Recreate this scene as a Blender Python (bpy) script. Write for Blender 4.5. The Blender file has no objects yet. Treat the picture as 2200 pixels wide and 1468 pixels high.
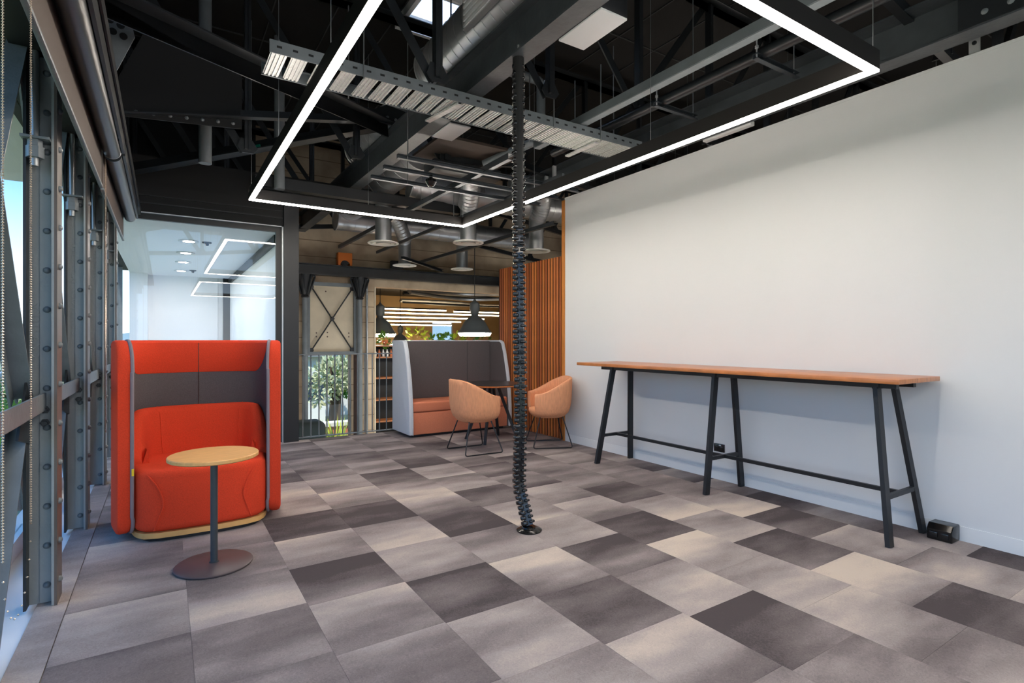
import bpy, bmesh, math, random
from mathutils import Vector, Matrix

random.seed(11)
S = bpy.context.scene
COL = S.collection
R = math.radians

# ------------------------------------------------------------------ camera
cam_d = bpy.data.cameras.new('camera')
cam = bpy.data.objects.new('camera', cam_d)
COL.objects.link(cam)
cam_d.sensor_width = 36.0
cam_d.lens = 1164.0 / 2200.0 * 36.0
cam_d.shift_y = -4.0 / 2200.0
cam_d.clip_start = 0.05
cam_d.clip_end = 2000
cam.location = (0, 0, 1.315)
cam.rotation_euler = (R(90), 0, R(-32.7))
S.camera = cam

# ------------------------------------------------------------------ world / sky
W = bpy.data.worlds.new('sky')
S.world = W
W.use_nodes = True
wt = W.node_tree
wt.nodes.clear()
w_out = wt.nodes.new('ShaderNodeOutputWorld')
w_bg = wt.nodes.new('ShaderNodeBackground')
w_tc = wt.nodes.new('ShaderNodeTexCoord')
w_sep = wt.nodes.new('ShaderNodeSeparateXYZ')
w_ramp = wt.nodes.new('ShaderNodeValToRGB')
wt.links.new(w_tc.outputs['Generated'], w_sep.inputs[0])
wt.links.new(w_sep.outputs['Z'], w_ramp.inputs[0])
wt.links.new(w_ramp.outputs[0], w_bg.inputs[0])
wt.links.new(w_bg.outputs[0], w_out.inputs[0])
e = w_ramp.color_ramp.elements
e[0].position = 0.0; e[0].color = (0.86, 0.93, 1.0, 1)
e[1].position = 1.0; e[1].color = (0.10, 0.34, 0.78, 1)
for p, c in ((0.07, (0.62, 0.80, 1.0, 1)), (0.25, (0.10, 0.36, 0.80, 1)), (0.5, (0.09, 0.33, 0.76, 1))):
    k = e.new(p); k.color = c
w_bg.inputs[1].default_value = 2.1

# ------------------------------------------------------------------ sun (stands over the roof, lights the outdoors)
sun_d = bpy.data.lights.new('sun', 'SUN')
sun = bpy.data.objects.new('sun', sun_d)
COL.objects.link(sun)
sun_d.energy = 4.5
sun_d.angle = R(1.0)
sun_d.color = (1.0, 0.95, 0.86)
sun.location = (-4, -14, 30)
sun.rotation_euler = Vector((0.12, 0.45, -0.88)).to_track_quat('-Z', 'Y').to_euler()

S.view_settings.view_transform = 'Standard'
S.view_settings.look = 'None'
S.view_settings.gamma = 1.0
S.view_settings.use_curve_mapping = False
S.view_settings.exposure = 0.25
S.cycles.use_denoising = True
S.cycles.use_adaptive_sampling = True
S.cycles.adaptive_threshold = 0.035
S.cycles.max_bounces = 8
S.cycles.diffuse_bounces = 4
S.cycles.glossy_bounces = 3
S.cycles.transparent_max_bounces = 16
S.cycles.sample_clamp_indirect = 6.0
S.cycles.caustics_reflective = False
S.cycles.caustics_refractive = False

# ------------------------------------------------------------------ helpers
def lin(c):
    if isinstance(c, str):
        c = c.lstrip('#')
        c = [int(c[i:i + 2], 16) / 255 for i in (0, 2, 4)]
        return tuple((x / 12.92 if x <= 0.04045 else ((x + 0.055) / 1.055) ** 2.4) for x in c)
    return tuple(c)

def mat(name, col, rough=0.5, metal=0.0, noise=0.0, nscale=8.0, bump=0.0, bscale=60.0, stretch=(1, 1, 1), spec=0.5, col2=None, coat=0.0):
    m = bpy.data.materials.new(name); m.use_nodes = True
    nt = m.node_tree; b = nt.nodes['Principled BSDF']
    c = lin(col)
    b.inputs['Base Color'].default_value = (*c, 1)
    b.inputs['Roughness'].default_value = rough
    b.inputs['Metallic'].default_value = metal
    b.inputs['Specular IOR Level'].default_value = spec
    if coat: b.inputs['Coat Weight'].default_value = coat
    if noise or bump:
        tc = nt.nodes.new('ShaderNodeTexCoord'); mp = nt.nodes.new('ShaderNodeMapping')
        mp.inputs['Scale'].default_value = stretch
        nt.links.new(tc.outputs['Object'], mp.inputs[0])
    if noise:
        n = nt.nodes.new('ShaderNodeTexNoise'); n.inputs['Scale'].default_value = nscale; n.inputs['Detail'].default_value = 6
        nt.links.new(mp.outputs[0], n.inputs[0])
        rp = nt.nodes.new('ShaderNodeValToRGB')
        rp.color_ramp.elements[0].position = 0.3; rp.color_ramp.elements[1].position = 0.7
        c2 = lin(col2) if col2 else tuple(min(1, x * (1 + noise)) for x in c)
        c1 = c if col2 else tuple(x * (1 - noise) for x in c)
        rp.color_ramp.elements[0].color = (*c1, 1); rp.color_ramp.elements[1].color = (*c2, 1)
        nt.links.new(n.outputs[0], rp.inputs[0]); nt.links.new(rp.outputs[0], b.inputs['Base Color'])
    if bump:
        n2 = nt.nodes.new('ShaderNodeTexNoise'); n2.inputs['Scale'].default_value = bscale; n2.inputs['Detail'].default_value = 3
        nt.links.new(mp.outputs[0], n2.inputs[0])
        bp = nt.nodes.new('ShaderNodeBump'); bp.inputs['Strength'].default_value = bump; bp.inputs['Distance'].default_value = 0.01
        nt.links.new(n2.outputs[0], bp.inputs['Height']); nt.links.new(bp.outputs[0], b.inputs['Normal'])
    return m

def emat(name, col, strength):
    m = bpy.data.materials.new(name); m.use_nodes = True
    nt = m.node_tree; nt.nodes.clear()
    o = nt.nodes.new('ShaderNodeOutputMaterial'); e_ = nt.nodes.new('ShaderNodeEmission')
    e_.inputs[0].default_value = (*lin(col), 1); e_.inputs[1].default_value = strength
    nt.links.new(e_.outputs[0], o.inputs[0])
    return m

def glass_mat(name, tint=(1, 1, 1), k=1.7):
    m = bpy.data.materials.new(name); m.use_nodes = True
    nt = m.node_tree; nt.nodes.clear()
    o = nt.nodes.new('ShaderNodeOutputMaterial'); mx = nt.nodes.new('ShaderNodeMixShader')
    t = nt.nodes.new('ShaderNodeBsdfTransparent'); t.inputs[0].default_value = (*tint, 1)
    g = nt.nodes.new('ShaderNodeBsdfGlossy'); g.inputs['Roughness'].default_value = 0.0
    ge = nt.nodes.new('ShaderNodeNewGeometry'); dp = nt.nodes.new('ShaderNodeVectorMath'); dp.operation = 'DOT_PRODUCT'
    nt.links.new(ge.outputs['Normal'], dp.inputs[0]); nt.links.new(ge.outputs['Incoming'], dp.inputs[1])
    ab = nt.nodes.new('ShaderNodeMath'); ab.operation = 'ABSOLUTE'; nt.links.new(dp.outputs['Value'], ab.inputs[0])
    om = nt.nodes.new('ShaderNodeMath'); om.operation = 'SUBTRACT'; om.inputs[0].default_value = 1.0; nt.links.new(ab.outputs[0], om.inputs[1])
    pw = nt.nodes.new('ShaderNodeMath'); pw.operation = 'POWER'; pw.inputs[1].default_value = 5.0; nt.links.new(om.outputs[0], pw.inputs[0])
    sc_ = nt.nodes.new('ShaderNodeMath'); sc_.operation = 'MULTIPLY_ADD'; sc_.inputs[1].default_value = 0.9; sc_.inputs[2].default_value = 0.045; nt.links.new(pw.outputs[0], sc_.inputs[0])
    mu = nt.nodes.new('ShaderNodeMath'); mu.operation = 'MULTIPLY'; mu.inputs[1].default_value = k; mu.use_clamp = True
    nt.links.new(sc_.outputs[0], mu.inputs[0]); nt.links.new(mu.outputs[0], mx.inputs[0])
    nt.links.new(t.outputs[0], mx.inputs[1]); nt.links.new(g.outputs[0], mx.inputs[2]); nt.links.new(mx.outputs[0], o.inputs[0])
    return m

ORG = {}

def V(*a): return Vector(a)

class MB:
    def __init__(s): s.v = []; s.f = []
    def add(s, vs, fs):
        o = len(s.v); s.v += [tuple(x) for x in vs]; s.f += [tuple(i + o for i in f) for f in fs]; return s
    def box(s, x0, x1, y0, y1, z0, z1):
        vs = [(x0, y0, z0), (x1, y0, z0), (x1, y1, z0), (x0, y1, z0), (x0, y0, z1), (x1, y0, z1), (x1, y1, z1), (x0, y1, z1)]
        return s.add(vs, [(3, 2, 1, 0), (4, 5, 6, 7), (0, 1, 5, 4), (1, 2, 6, 5), (2, 3, 7, 6), (3, 0, 4, 7)])
    def bar(s, p, q, w, h, up=(0, 0, 1), off=(0, 0)):
        p, q = Vector(p), Vector(q); d = (q - p).normalized(); u = Vector(up)
        if abs(d.dot(u)) > 0.98: u = Vector((0, 1, 0)) if abs(d.y) < 0.9 else Vector((1, 0, 0))
        sd = d.cross(u).normalized(); u = sd.cross(d).normalized()
        o = sd * off[0] + u * off[1]
        vs = []
        for b in (p, q):
            for a, c in ((-1, -1), (1, -1), (1, 1), (-1, 1)):
                vs.append(b + o + sd * (a * w / 2) + u * (c * h / 2))
        return s.add(vs, [(0, 1, 2, 3), (7, 6, 5, 4), (4, 5, 1, 0), (5, 6, 2, 1), (6, 7, 3, 2), (7, 4, 0, 3)])
    def angle(s, p, q, a, t, up=(0, 0, 1), sx=1, su=1):
        s.bar(p, q, a, t, up, (sx * a / 2, 0)); s.bar(p, q, t, a, up, (0, su * a / 2)); return s
    def ibeam(s, p, q, w, h, tf=0.016, tw=0.012, up=(0, 0, 1)):
        s.bar(p, q, w, tf, up, (0, h / 2 - tf / 2)); s.bar(p, q, w, tf, up, (0, -h / 2 + tf / 2)); s.bar(p, q, tw, h - 2 * tf, up); return s
    def channel(s, p, q, w, h, t=0.012, up=(0, 0, 1), sx=1):
        s.bar(p, q, t, h, up, (-sx * (w / 2 - t / 2), 0))
        s.bar(p, q, w - t, t, up, (sx * t / 2, h / 2 - t / 2)); s.bar(p, q, w - t, t, up, (sx * t / 2, -h / 2 + t / 2)); return s
    def tube(s, pts, r, n=8, closed=False, caps=True):
        pts = [Vector(p) for p in pts]; m = len(pts); rs = r if isinstance(r, (list, tuple)) else [r] * m
        vs = []; fs = []; prev = None
        for i, p in enumerate(pts):
            if closed: d = pts[(i + 1) % m] - pts[i - 1]
            else: d = pts[min(i + 1, m - 1)] - pts[max(i - 1, 0)]
            d.normalize()
            if prev is None:
                a = Vector((0, 0, 1)) if abs(d.z) < 0.9 else Vector((1, 0, 0))
                prev = d.cross(a).normalized()
            else:
                prev = (prev - d * prev.dot(d)).normalized()
            b = d.cross(prev)
            for j in range(n):
                t = 2 * math.pi * j / n
                vs.append(p + (prev * math.cos(t) + b * math.sin(t)) * rs[i])
        for i in range(m if closed else m - 1):
            i2 = (i + 1) % m
            for j in range(n):
                fs.append((i * n + j, i * n + (j + 1) % n, i2 * n + (j + 1) % n, i2 * n + j))
        if caps and not closed:
            fs.append(tuple(range(n - 1, -1, -1))); fs.append(tuple((m - 1) * n + j for j in range(n)))
        return s.add(vs, fs)
    def lathe(s, prof, c, n=24, axis=(0, 0, 1), ring=False):
        if ring: prof = list(prof) + [prof[0]]
        c = Vector(c); q = Vector((0, 0, 1)).rotation_difference(Vector(axis))
        vs = []; fs = []; m = len(prof)
        for r, z in prof:
            for j in range(n):
                t = 2 * math.pi * j / n
                vs.append(c + q @ Vector((r * math.cos(t), r * math.sin(t), z)))
        for i in range(m - 1):
            for j in range(n):
                fs.append((i * n + j, i * n + (j + 1) % n, (i + 1) * n + (j + 1) % n, (i + 1) * n + j))
        if prof[0][0] > 1e-6 and not ring: fs.append(tuple(range(n - 1, -1, -1)))
        if prof[-1][0] > 1e-6 and not ring: fs.append(tuple((m - 1) * n + j for j in range(n)))
        return s.add(vs, fs)
    def prism(s, poly, fn, a, b):
        """poly: 2-D outline, fn(u, v, w) -> point; extruded from w=a to w=b"""
        n = len(poly)
        vs = [fn(u, v, a) for u, v in poly] + [fn(u, v, b) for u, v in poly]
        fs = [tuple(range(n - 1, -1, -1)), tuple(range(n, 2 * n))]
        for i in range(n):
            j = (i + 1) % n; fs.append((i, j, n + j, n + i))
        return s.add(vs, fs)
    def loft(s, rings, closed_ring=True, caps=True):
        n = len(rings[0]); vs = [p for r in rings for p in r]; fs = []
        for i in range(len(rings) - 1):
            for j in range(n if closed_ring else n - 1):
                k = (j + 1) % n; fs.append((i * n + j, i * n + k, (i + 1) * n + k, (i + 1) * n + j))
        if caps and closed_ring:
            fs.append(tuple(range(n - 1, -1, -1))); fs.append(tuple((len(rings) - 1) * n + j for j in range(n)))
        return s.add(vs, fs)
    def rbox(s, x0, x1, y0, y1, z0, z1, r=0.01, seg=3):
        bm = bmesh.new(); bmesh.ops.create_cube(bm, size=1)
        for v in bm.verts:
            v.co = Vector(((x0 + x1) / 2 + v.co.x * (x1 - x0), (y0 + y1) / 2 + v.co.y * (y1 - y0), (z0 + z1) / 2 + v.co.z * (z1 - z0)))
        bmesh.ops.bevel(bm, geom=list(bm.edges), offset=r, segments=seg, affect='EDGES', profile=0.5)
        bm.verts.ensure_lookup_table()
        s.add([v.co.copy() for v in bm.verts], [[v.index for v in f.verts] for f in bm.faces]); bm.free(); return s
    def rprism(s, poly, fn, a, b, r=0.01, seg=3):
        """prism with every edge bevelled"""
        t = MB().prism(poly, fn, a, b); bm = bmesh.new()
        vs = [bm.verts.new(p) for p in t.v]
        for f in t.f: bm.faces.new([vs[i] for i in f])
        bmesh.ops.recalc_face_normals(bm, faces=bm.faces)
        ed = [e_ for e_ in bm.edges if e_.calc_face_angle(0) > R(50)]
        bmesh.ops.bevel(bm, geom=ed, offset=r, segments=seg, affect='EDGES', profile=0.5)
        bm.verts.index_update()
        s.add([v.co.copy() for v in bm.verts], [[v.index for v in f.verts] for f in bm.faces]); bm.free(); return s
    def mesh(s, name, m, org=(0, 0, 0), smooth=35):
        me = bpy.data.meshes.new(name); o = Vector(org)
        me.from_pydata([tuple(Vector(p) - o) for p in s.v], [], s.f)
        bm = bmesh.new(); bm.from_mesh(me); bmesh.ops.recalc_face_normals(bm, faces=bm.faces); bm.to_mesh(me); bm.free()
        if smooth:
            me.polygons.foreach_set('use_smooth', [True] * len(me.polygons)); me.set_sharp_from_angle(angle=R(smooth))
        if m: me.materials.append(m)
        return me
    def build(s, name, m, parent=None, smooth=35, org=None):
        if parent is not None: org = ORG[parent.name]; loc = (0, 0, 0)
        else:
            if org is None:
                xs = [p[0] for p in s.v]; ys = [p[1] for p in s.v]; zs = [p[2] for p in s.v]
                org = ((min(xs) + max(xs)) / 2, (min(ys) + max(ys)) / 2, min(zs))
            loc = org
        o = bpy.data.objects.new(name, s.mesh(name, m, org, smooth)); COL.objects.link(o)
        o.location = loc; ORG[o.name] = tuple(org)
        if parent is not None: o.parent = parent
        return o

def tag(o, label, cat, group=None, kind=None):
    o['label'] = label; o['category'] = cat
    if group: o['group'] = group
    if kind: o['kind'] = kind
    return o

def struct(o, label=None):
    o['kind'] = 'structure'
    if label: o['label'] = label
    return o

def thing(name, label, cat, loc, group=None):
    o = bpy.data.objects.new(name, None); COL.objects.link(o)
    o.empty_display_size = 0.1; o.location = loc; ORG[o.name] = tuple(loc)
    return tag(o, label, cat, group)

def inst(name, me, parent, loc, rot=(0, 0, 0), scale=None):
    o = bpy.data.objects.new(name, me); COL.objects.link(o)
    if parent is not None:
        o.parent = parent; g = Vector(ORG[parent.name]); o.location = Vector(loc) - g
    else: o.location = loc
    o.rotation_euler = rot
    if scale: o.scale = scale
    ORG[o.name] = tuple(loc)
    return o

def dup(root, loc, rotz, label, group=None):
    r = root.copy(); COL.objects.link(r); r.location = loc; r.rotation_euler = (0, 0, rotz); r['label'] = label
    if group: r['group'] = group
    ORG[r.name] = tuple(loc)
    for ch in list(root.children):
        c = ch.copy(); COL.objects.link(c); c.parent = r
        for g in list(ch.children):
            d = g.copy(); COL.objects.link(d); d.parent = c
    return r

def spline(pts, n=8, closed=False):
    pts = [Vector(p) for p in pts]; out = []; m = len(pts)
    for i in range(m if closed else m - 1):
        if closed: p0, p1, p2, p3 = pts[i - 1], pts[i], pts[(i + 1) % m], pts[(i + 2) % m]
        else: p0, p1, p2, p3 = pts[max(i - 1, 0)], pts[i], pts[i + 1], pts[min(i + 2, m - 1)]
        for k in range(n):
            t = k / n
            out.append(0.5 * ((2 * p1) + (p2 - p0) * t + (2 * p0 - 5 * p1 + 4 * p2 - p3) * t * t + (3 * p1 - p0 - 3 * p2 + p3) * t ** 3))
    if not closed: out.append(pts[-1])
    return out

def fillet(pts, r, n=4):
    """polyline with rounded corners"""
    pts = [Vector(p) for p in pts]; out = [pts[0]]
    for i in range(1, len(pts) - 1):
        a, b, c = pts[i - 1], pts[i], pts[i + 1]
        d1 = (a - b); d2 = (c - b); rr = min(r, d1.length * 0.45, d2.length * 0.45)
        p = b + d1.normalized() * rr; q = b + d2.normalized() * rr
        for k in range(n + 1):
            t = k / n; out.append(p * (1 - t) ** 2 + b * 2 * t * (1 - t) + q * t * t)
    out.append(pts[-1]); return out

def smooth01(x):
    x = max(0.0, min(1.0, x)); return x * x * (3 - 2 * x)

# ------------------------------------------------------------------ materials
M = {}
M['wall'] = mat('wall_paint', '#d4d6d7', 0.75, bump=0.03, bscale=160)
M['wall2'] = mat('white_wall_paint', '#f0f1f2', 0.8)
M['skirt'] = mat('skirting_paint', '#e0e2e2', 0.45)
M['black'] = mat('black_paint', '#1a1c1f', 0.45)
M['matte'] = mat('matt_black', '#101112', 0.7)
M['steel'] = mat('painted_steel', '#3d4246', 0.38, noise=0.25, nscale=5, bump=0.15, bscale=25)
M['steel2'] = mat('grey_painted_steel', '#6b7276', 0.42, noise=0.12, nscale=7, bump=0.2, bscale=35)
M['steel3'] = mat('dark_steel', '#212427', 0.36, noise=0.3, nscale=4)
M['strut'] = mat('galvanised_strut', '#4a4f54', 0.4, 0.5)
M['galv'] = mat('galvanised_duct', '#b4b7ba', 0.34, 0.7, noise=0.12, nscale=3)
M['galv2'] = mat('foil_duct', '#bcbebf', 0.38, 0.7, bump=0.3, bscale=40)
M['tray'] = mat('tray_metal', '#d2d2d0', 0.42, 0.35, noise=0.18, nscale=14, stretch=(1, 6, 1))
M['roof'] = mat('black_roof_lining', '#090909', 0.85)
M['seam'] = mat('roof_seam', '#38393b', 0.7)
M['rod'] = mat('zinc_rod', '#8d9092', 0.4, 0.7)
M['brown'] = mat('brown_blind_cloth', '#4b3f37', 0.7, bump=0.1, bscale=300)
M['bead'] = mat('bead_metal', '#cbb9a4', 0.3, 0.6)
M['red'] = mat('red_wool', '#dc4529', 0.9, noise=0.1, nscale=160, bump=0.35, bscale=420, spec=0.2)
M['dgrey'] = mat('charcoal_wool', '#5c5657', 0.92, noise=0.13, nscale=160, bump=0.35, bscale=420, spec=0.2)
M['pipe'] = mat('grey_piping', '#83797f', 0.8)
M['lgrey'] = mat('pale_grey_wool', '#c8cdd4', 0.92, noise=0.06, nscale=200, bump=0.25, bscale=420, spec=0.2)
M['pink'] = mat('peach_wool', '#cf8062', 0.9, noise=0.07, nscale=120, bump=0.2, bscale=420, spec=0.2)
M['peach'] = mat('peach_chair_wool', '#dd9c73', 0.85, noise=0.1, nscale=26, stretch=(3, 3, 0.5), bump=0.2, bscale=300, spec=0.25)
M['oak'] = mat('pale_oak', '#dca868', 0.42, noise=0.12, nscale=9, stretch=(1, 9, 1))
M['oakply'] = mat('plywood_edge', '#d9a765', 0.5, noise=0.1, nscale=10)
M['barwood'] = mat('bar_top_timber', '#b9733f', 0.33, noise=0.22, nscale=7, stretch=(9, 1, 1), coat=0.2)
M['barblack'] = mat('bar_frame_steel', '#17191c', 0.42)
M['tabmetal'] = mat('table_metal', '#3b4146', 0.35)
M['tabbase'] = mat('table_base_metal', '#5b5153', 0.4, 0.2)
M['tabtop'] = mat('black_laminate', '#2e2b2b', 0.3)
M['plastic'] = mat('black_plastic', '#0f1011', 0.22)
M['plastic2'] = mat('black_gloss_plastic', '#1a1b1c', 0.14)
M['led'] = emat('led_diffuser', (1.0, 0.91, 0.81), 57.0)
M['added_ledup'] = emat('added_uplight', (1.0, 0.91, 0.81), 16.0)
M['leddown'] = emat('downlight_glow', (1.0, 0.93, 0.86), 520.0)
M['ledfar'] = emat('far_led', (1.0, 0.76, 0.46), 16.0)
M['lampglow'] = emat('lamp_glow', (1.0, 0.93, 0.82), 80.0)
M['ledbox'] = mat('light_housing', '#1d1a18', 0.5)
M['spk'] = mat('white_panel', '#d9dadb', 0.6)
M['slat'] = mat('cedar_slat', '#b76a33', 0.5, noise=0.28, nscale=5, stretch=(14, 14, 1))
M['cedar'] = mat('cedar_post', '#c07a35', 0.5, noise=0.15, nscale=5, stretch=(14, 14, 1))
M['diffw'] = mat('diffuser_white', '#efefea', 0.5)
M['glass'] = glass_mat('window_glass', (0.99, 0.995, 0.99), 0.25)
M['pglass'] = glass_mat('partition_glass', (0.995, 0.995, 0.995), 1.0)
M['ceilw'] = mat('white_ceiling', '#f0f1f2', 0.8)
M['orange'] = mat('orange_paint', '#c86a1e', 0.5)
M['teal'] = mat('green_tape', '#12907a', 0.5)
M['zinc'] = mat('zinc_bracket', '#c9cbcc', 0.35, 0.6)
M['yellow'] = mat('yellow_tag', '#e8c81e', 0.6)
M['lampgrey'] = mat('lamp_grey_enamel', '#5a6062', 0.35)
M['rust'] = mat('oxide_paint', '#4a3530', 0.55, noise=0.3, nscale=10)

def slat_variants():
    out = []
    for i, c in enumerate(('#b4672f', '#a4582a', '#c27536', '#bb6d38', '#98502a')):
        out.append(mat('cedar_slat_%d' % i, c, 0.5, noise=0.22, nscale=5, stretch=(14, 14, 1)))
    return out

def carpet_mat():
    m = bpy.data.materials.new('carpet'); m.use_nodes = True
    nt = m.node_tree; b = nt.nodes['Principled BSDF']; L = nt.links.new
    b.inputs['Roughness'].default_value = 0.95; b.inputs['Specular IOR Level'].default_value = 0.15
    tc = nt.nodes.new('ShaderNodeTexCoord'); oi = nt.nodes.new('ShaderNodeObjectInfo')
    sp = nt.nodes.new('ShaderNodeSeparateColor'); L(oi.outputs['Color'], sp.inputs[0])
    sx = nt.nodes.new('ShaderNodeSeparateXYZ'); L(tc.outputs['Object'], sx.inputs[0])
    # soft bands across the tile
    ad = nt.nodes.new('ShaderNodeVectorMath'); ad.operation = 'ADD'
    cb = nt.nodes.new('ShaderNodeCombineXYZ')
    mz = nt.nodes.new('ShaderNodeMath'); mz.operation = 'MULTIPLY'; mz.inputs[1].default_value = 57.0
    L(sp.outputs[2], mz.inputs[0]); L(mz.outputs[0], cb.inputs[2])
    mp = nt.nodes.new('ShaderNodeMapping'); mp.inputs['Scale'].default_value = (1.0, 2.5, 1)
    L(tc.outputs['Object'], mp.inputs[0]); L(mp.outputs[0], ad.inputs[0]); L(cb.outputs[0], ad.inputs[1])
    n1 = nt.nodes.new('ShaderNodeTexNoise'); n1.inputs['Scale'].default_value = 1.0; n1.inputs['Detail'].default_value = 3; n1.inputs['Roughness'].default_value = 0.55
    L(ad.outputs[0], n1.inputs[0])
    # value = mean + (noise-.5)*amp + y*grad + fine pile
    a1 = nt.nodes.new('ShaderNodeMath'); a1.operation = 'MULTIPLY_ADD'; a1.inputs[1].default_value = 1.5; a1.inputs[2].default_value = -0.845
    L(n1.outputs[0], a1.inputs[0])
    g1 = nt.nodes.new('ShaderNodeMath'); g1.operation = 'MULTIPLY_ADD'; g1.inputs[1].default_value = 2.8; g1.inputs[2].default_value = -1.4
    L(sp.outputs[1], g1.inputs[0])
    g2 = nt.nodes.new('ShaderNodeMath'); g2.operation = 'MULTIPLY'; L(g1.outputs[0], g2.inputs[0]); L(sx.outputs[1], g2.inputs[1])
    s1 = nt.nodes.new('ShaderNodeMath'); L(a1.outputs[0], s1.inputs[0]); L(g2.outputs[0], s1.inputs[1])
    s2 = nt.nodes.new('ShaderNodeMath'); L(s1.outputs[0], s2.inputs[0]); L(sp.outputs[0], s2.inputs[1])
    n2 = nt.nodes.new('ShaderNodeTexNoise'); n2.inputs['Scale'].default_value = 62.0; n2.inputs['Detail'].default_value = 2; n2.inputs['Distortion'].default_value = 2.2
    L(tc.outputs['Object'], n2.inputs[0])
    a2 = nt.nodes.new('ShaderNodeMath'); a2.operation = 'MULTIPLY_ADD'; a2.inputs[1].default_value = 0.34; a2.inputs[2].default_value = -0.17
    L(n2.outputs[0], a2.inputs[0])
    s3 = nt.nodes.new('ShaderNodeMath'); s3.use_clamp = True; L(s2.outputs[0], s3.inputs[0]); L(a2.outputs[0], s3.inputs[1])
    rp = nt.nodes.new('ShaderNodeValToRGB'); L(s3.outputs[0], rp.inputs[0])
    el = rp.color_ramp.elements
    el[0].position = 0.0; el[0].color = (*lin('#4e4748'), 1)
    el[1].position = 1.0; el[1].color = (*lin('#c8baac'), 1)
    k = el.new(0.33); k.color = (*lin('#786f6e'), 1)
    k = el.new(0.66); k.color = (*lin('#a19794'), 1)
    L(rp.outputs[0], b.inputs['Base Color'])
    bp = nt.nodes.new('ShaderNodeBump'); bp.inputs['Strength'].default_value = 0.35; bp.inputs['Distance'].default_value = 0.004
    L(n2.outputs[0], bp.inputs['Height']); L(bp.outputs[0], b.inputs['Normal'])
    return m
M['carpet'] = carpet_mat()

def concrete_mat():
    m = mat('board_marked_concrete', '#8d7d68', 0.85)
    nt = m.node_tree; b = nt.nodes['Principled BSDF']; L = nt.links.new
    tc = nt.nodes.new('ShaderNodeTexCoord'); sx = nt.nodes.new('ShaderNodeSeparateXYZ'); L(tc.outputs['Object'], sx.inputs[0])
    n = nt.nodes.new('ShaderNodeTexNoise'); n.inputs['Scale'].default_value = 1.6; n.inputs['Detail'].default_value = 8; L(tc.outputs['Object'], n.inputs[0])
    rp = nt.nodes.new('ShaderNodeValToRGB'); L(n.outputs[0], rp.inputs[0])
    rp.color_ramp.elements[0].position = 0.32; rp.color_ramp.elements[0].color = (*lin('#96806a'), 1)
    rp.color_ramp.elements[1].position = 0.68; rp.color_ramp.elements[1].color = (*lin('#d0bc9f'), 1)
    # board lines every 0.3 m
    fr = nt.nodes.new('ShaderNodeMath'); fr.operation = 'MULTIPLY'; fr.inputs[1].default_value = 3.3; L(sx.outputs[2], fr.inputs[0])
    f2 = nt.nodes.new('ShaderNodeMath'); f2.operation = 'FRACT'; L(fr.outputs[0], f2.inputs[0])
    gt = nt.nodes.new('ShaderNodeMath'); gt.operation = 'LESS_THAN'; gt.inputs[1].default_value = 0.045; L(f2.outputs[0], gt.inputs[0])
    mx = nt.nodes.new('ShaderNodeMix'); mx.data_type = 'RGBA'
    L(gt.outputs[0], mx.inputs[0]); L(rp.outputs[0], mx.inputs[6]); mx.inputs[7].default_value = (*lin('#7d6a54'), 1)
    L(mx.outputs[2], b.inputs['Base Color'])
    bp = nt.nodes.new('ShaderNodeBump'); bp.inputs['Strength'].default_value = 0.4; bp.inputs['Distance'].default_value = 0.02
    L(n.outputs[0], bp.inputs['Height']); L(bp.outputs[0], b.inputs['Normal'])
    return m
M['concrete'] = concrete_mat()
M['conc2'] = mat('concrete_panel', '#cbbda4', 0.85, noise=0.14, nscale=2.2, bump=0.25, bscale=18)
# ================================================================== SETTING
WX = 4.39      # white wall face
PY = 7.47      # glass partition / balustrade line
# ---- floor slab and carpet tiles
floor = MB().box(-0.53, 9.2, -7.0, PY + 0.02, -0.22, -0.008).build('floor', M['carpet'])
struct(floor, 'grey carpet tiled floor')
floor.color = (0.52, 0.5, 0.3, 1)
ph = {-0.4: .33, .1: .33, .6: .29, 1.1: .28, 1.6: .25, 2.1: .21, 2.6: .46, 3.1: .18, 3.6: .45, 4.1: .28}
dark = [(.6, 2.95, .12), (.6, 4.0, .22), (1.1, 2.5, .2), (1.1, 4.0, .12), (1.6, 2.0, .17), (1.6, 3.3, .14), (1.6, 5.0, .12), (2.1, 1.45, .1), (2.1, 2.45, .14),
        (2.1, 4.0, .15), (2.1, 5.5, .1), (2.6, 2.7, .14), (3.1, 3.45, .1), (3.6, 2.2, .12), (3.1, 1.95, .12), (3.1, .9, .1), (4.1, 2.5, .12), (4.1, 1.0, .1),
        (-.4, 2.6, .3), (-.4, 3.55, .38), (.1, 2.5, .32), (.1, 1.8, .3), (2.6, 4.7, .3), (3.1, 4.95, .25), (2.6, 6.2, .25), (1.6, 6.1, .25), (3.6, 3.2, .3),
        (1.1, 5.3, .4), (.6, 5.7, .28), (1.1, 6.4, .3), (2.1, 6.6, .28), (3.6, 5.2, .2)]
light = [(.6, 2.5, .66), (1.1, 3.05, .72), (1.1, 3.5, .62), (1.6, 2.5, .62), (1.6, 3.9, .72), (2.1, 3.0, .62), (2.1, 1.95, .74), (2.6, 1.2, .78), (2.6, 2.2, .84), (2.6, 1.7, .7), (3.1, 2.9, .8), (3.1, 2.45, .72),
         (3.6, 1.7, .7), (3.1, 1.4, .84), (3.6, 2.7, .82), (1.6, 1.5, .64), (-.4, 3.1, .66), (.1, 3.05, .7), (-.4, 4.1, .7), (.1, 4.0, .7), (-.4, 2.1, .62), (1.6, 4.5, .72), (.6, 4.5, .66),
         (2.1, 4.9, .68), (1.1, 4.6, .72), (.6, 3.5, .76), (2.1, 3.5, .7), (2.6, 3.2, .78), (3.6, 1.1, .76)]
tile_me = {}
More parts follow.
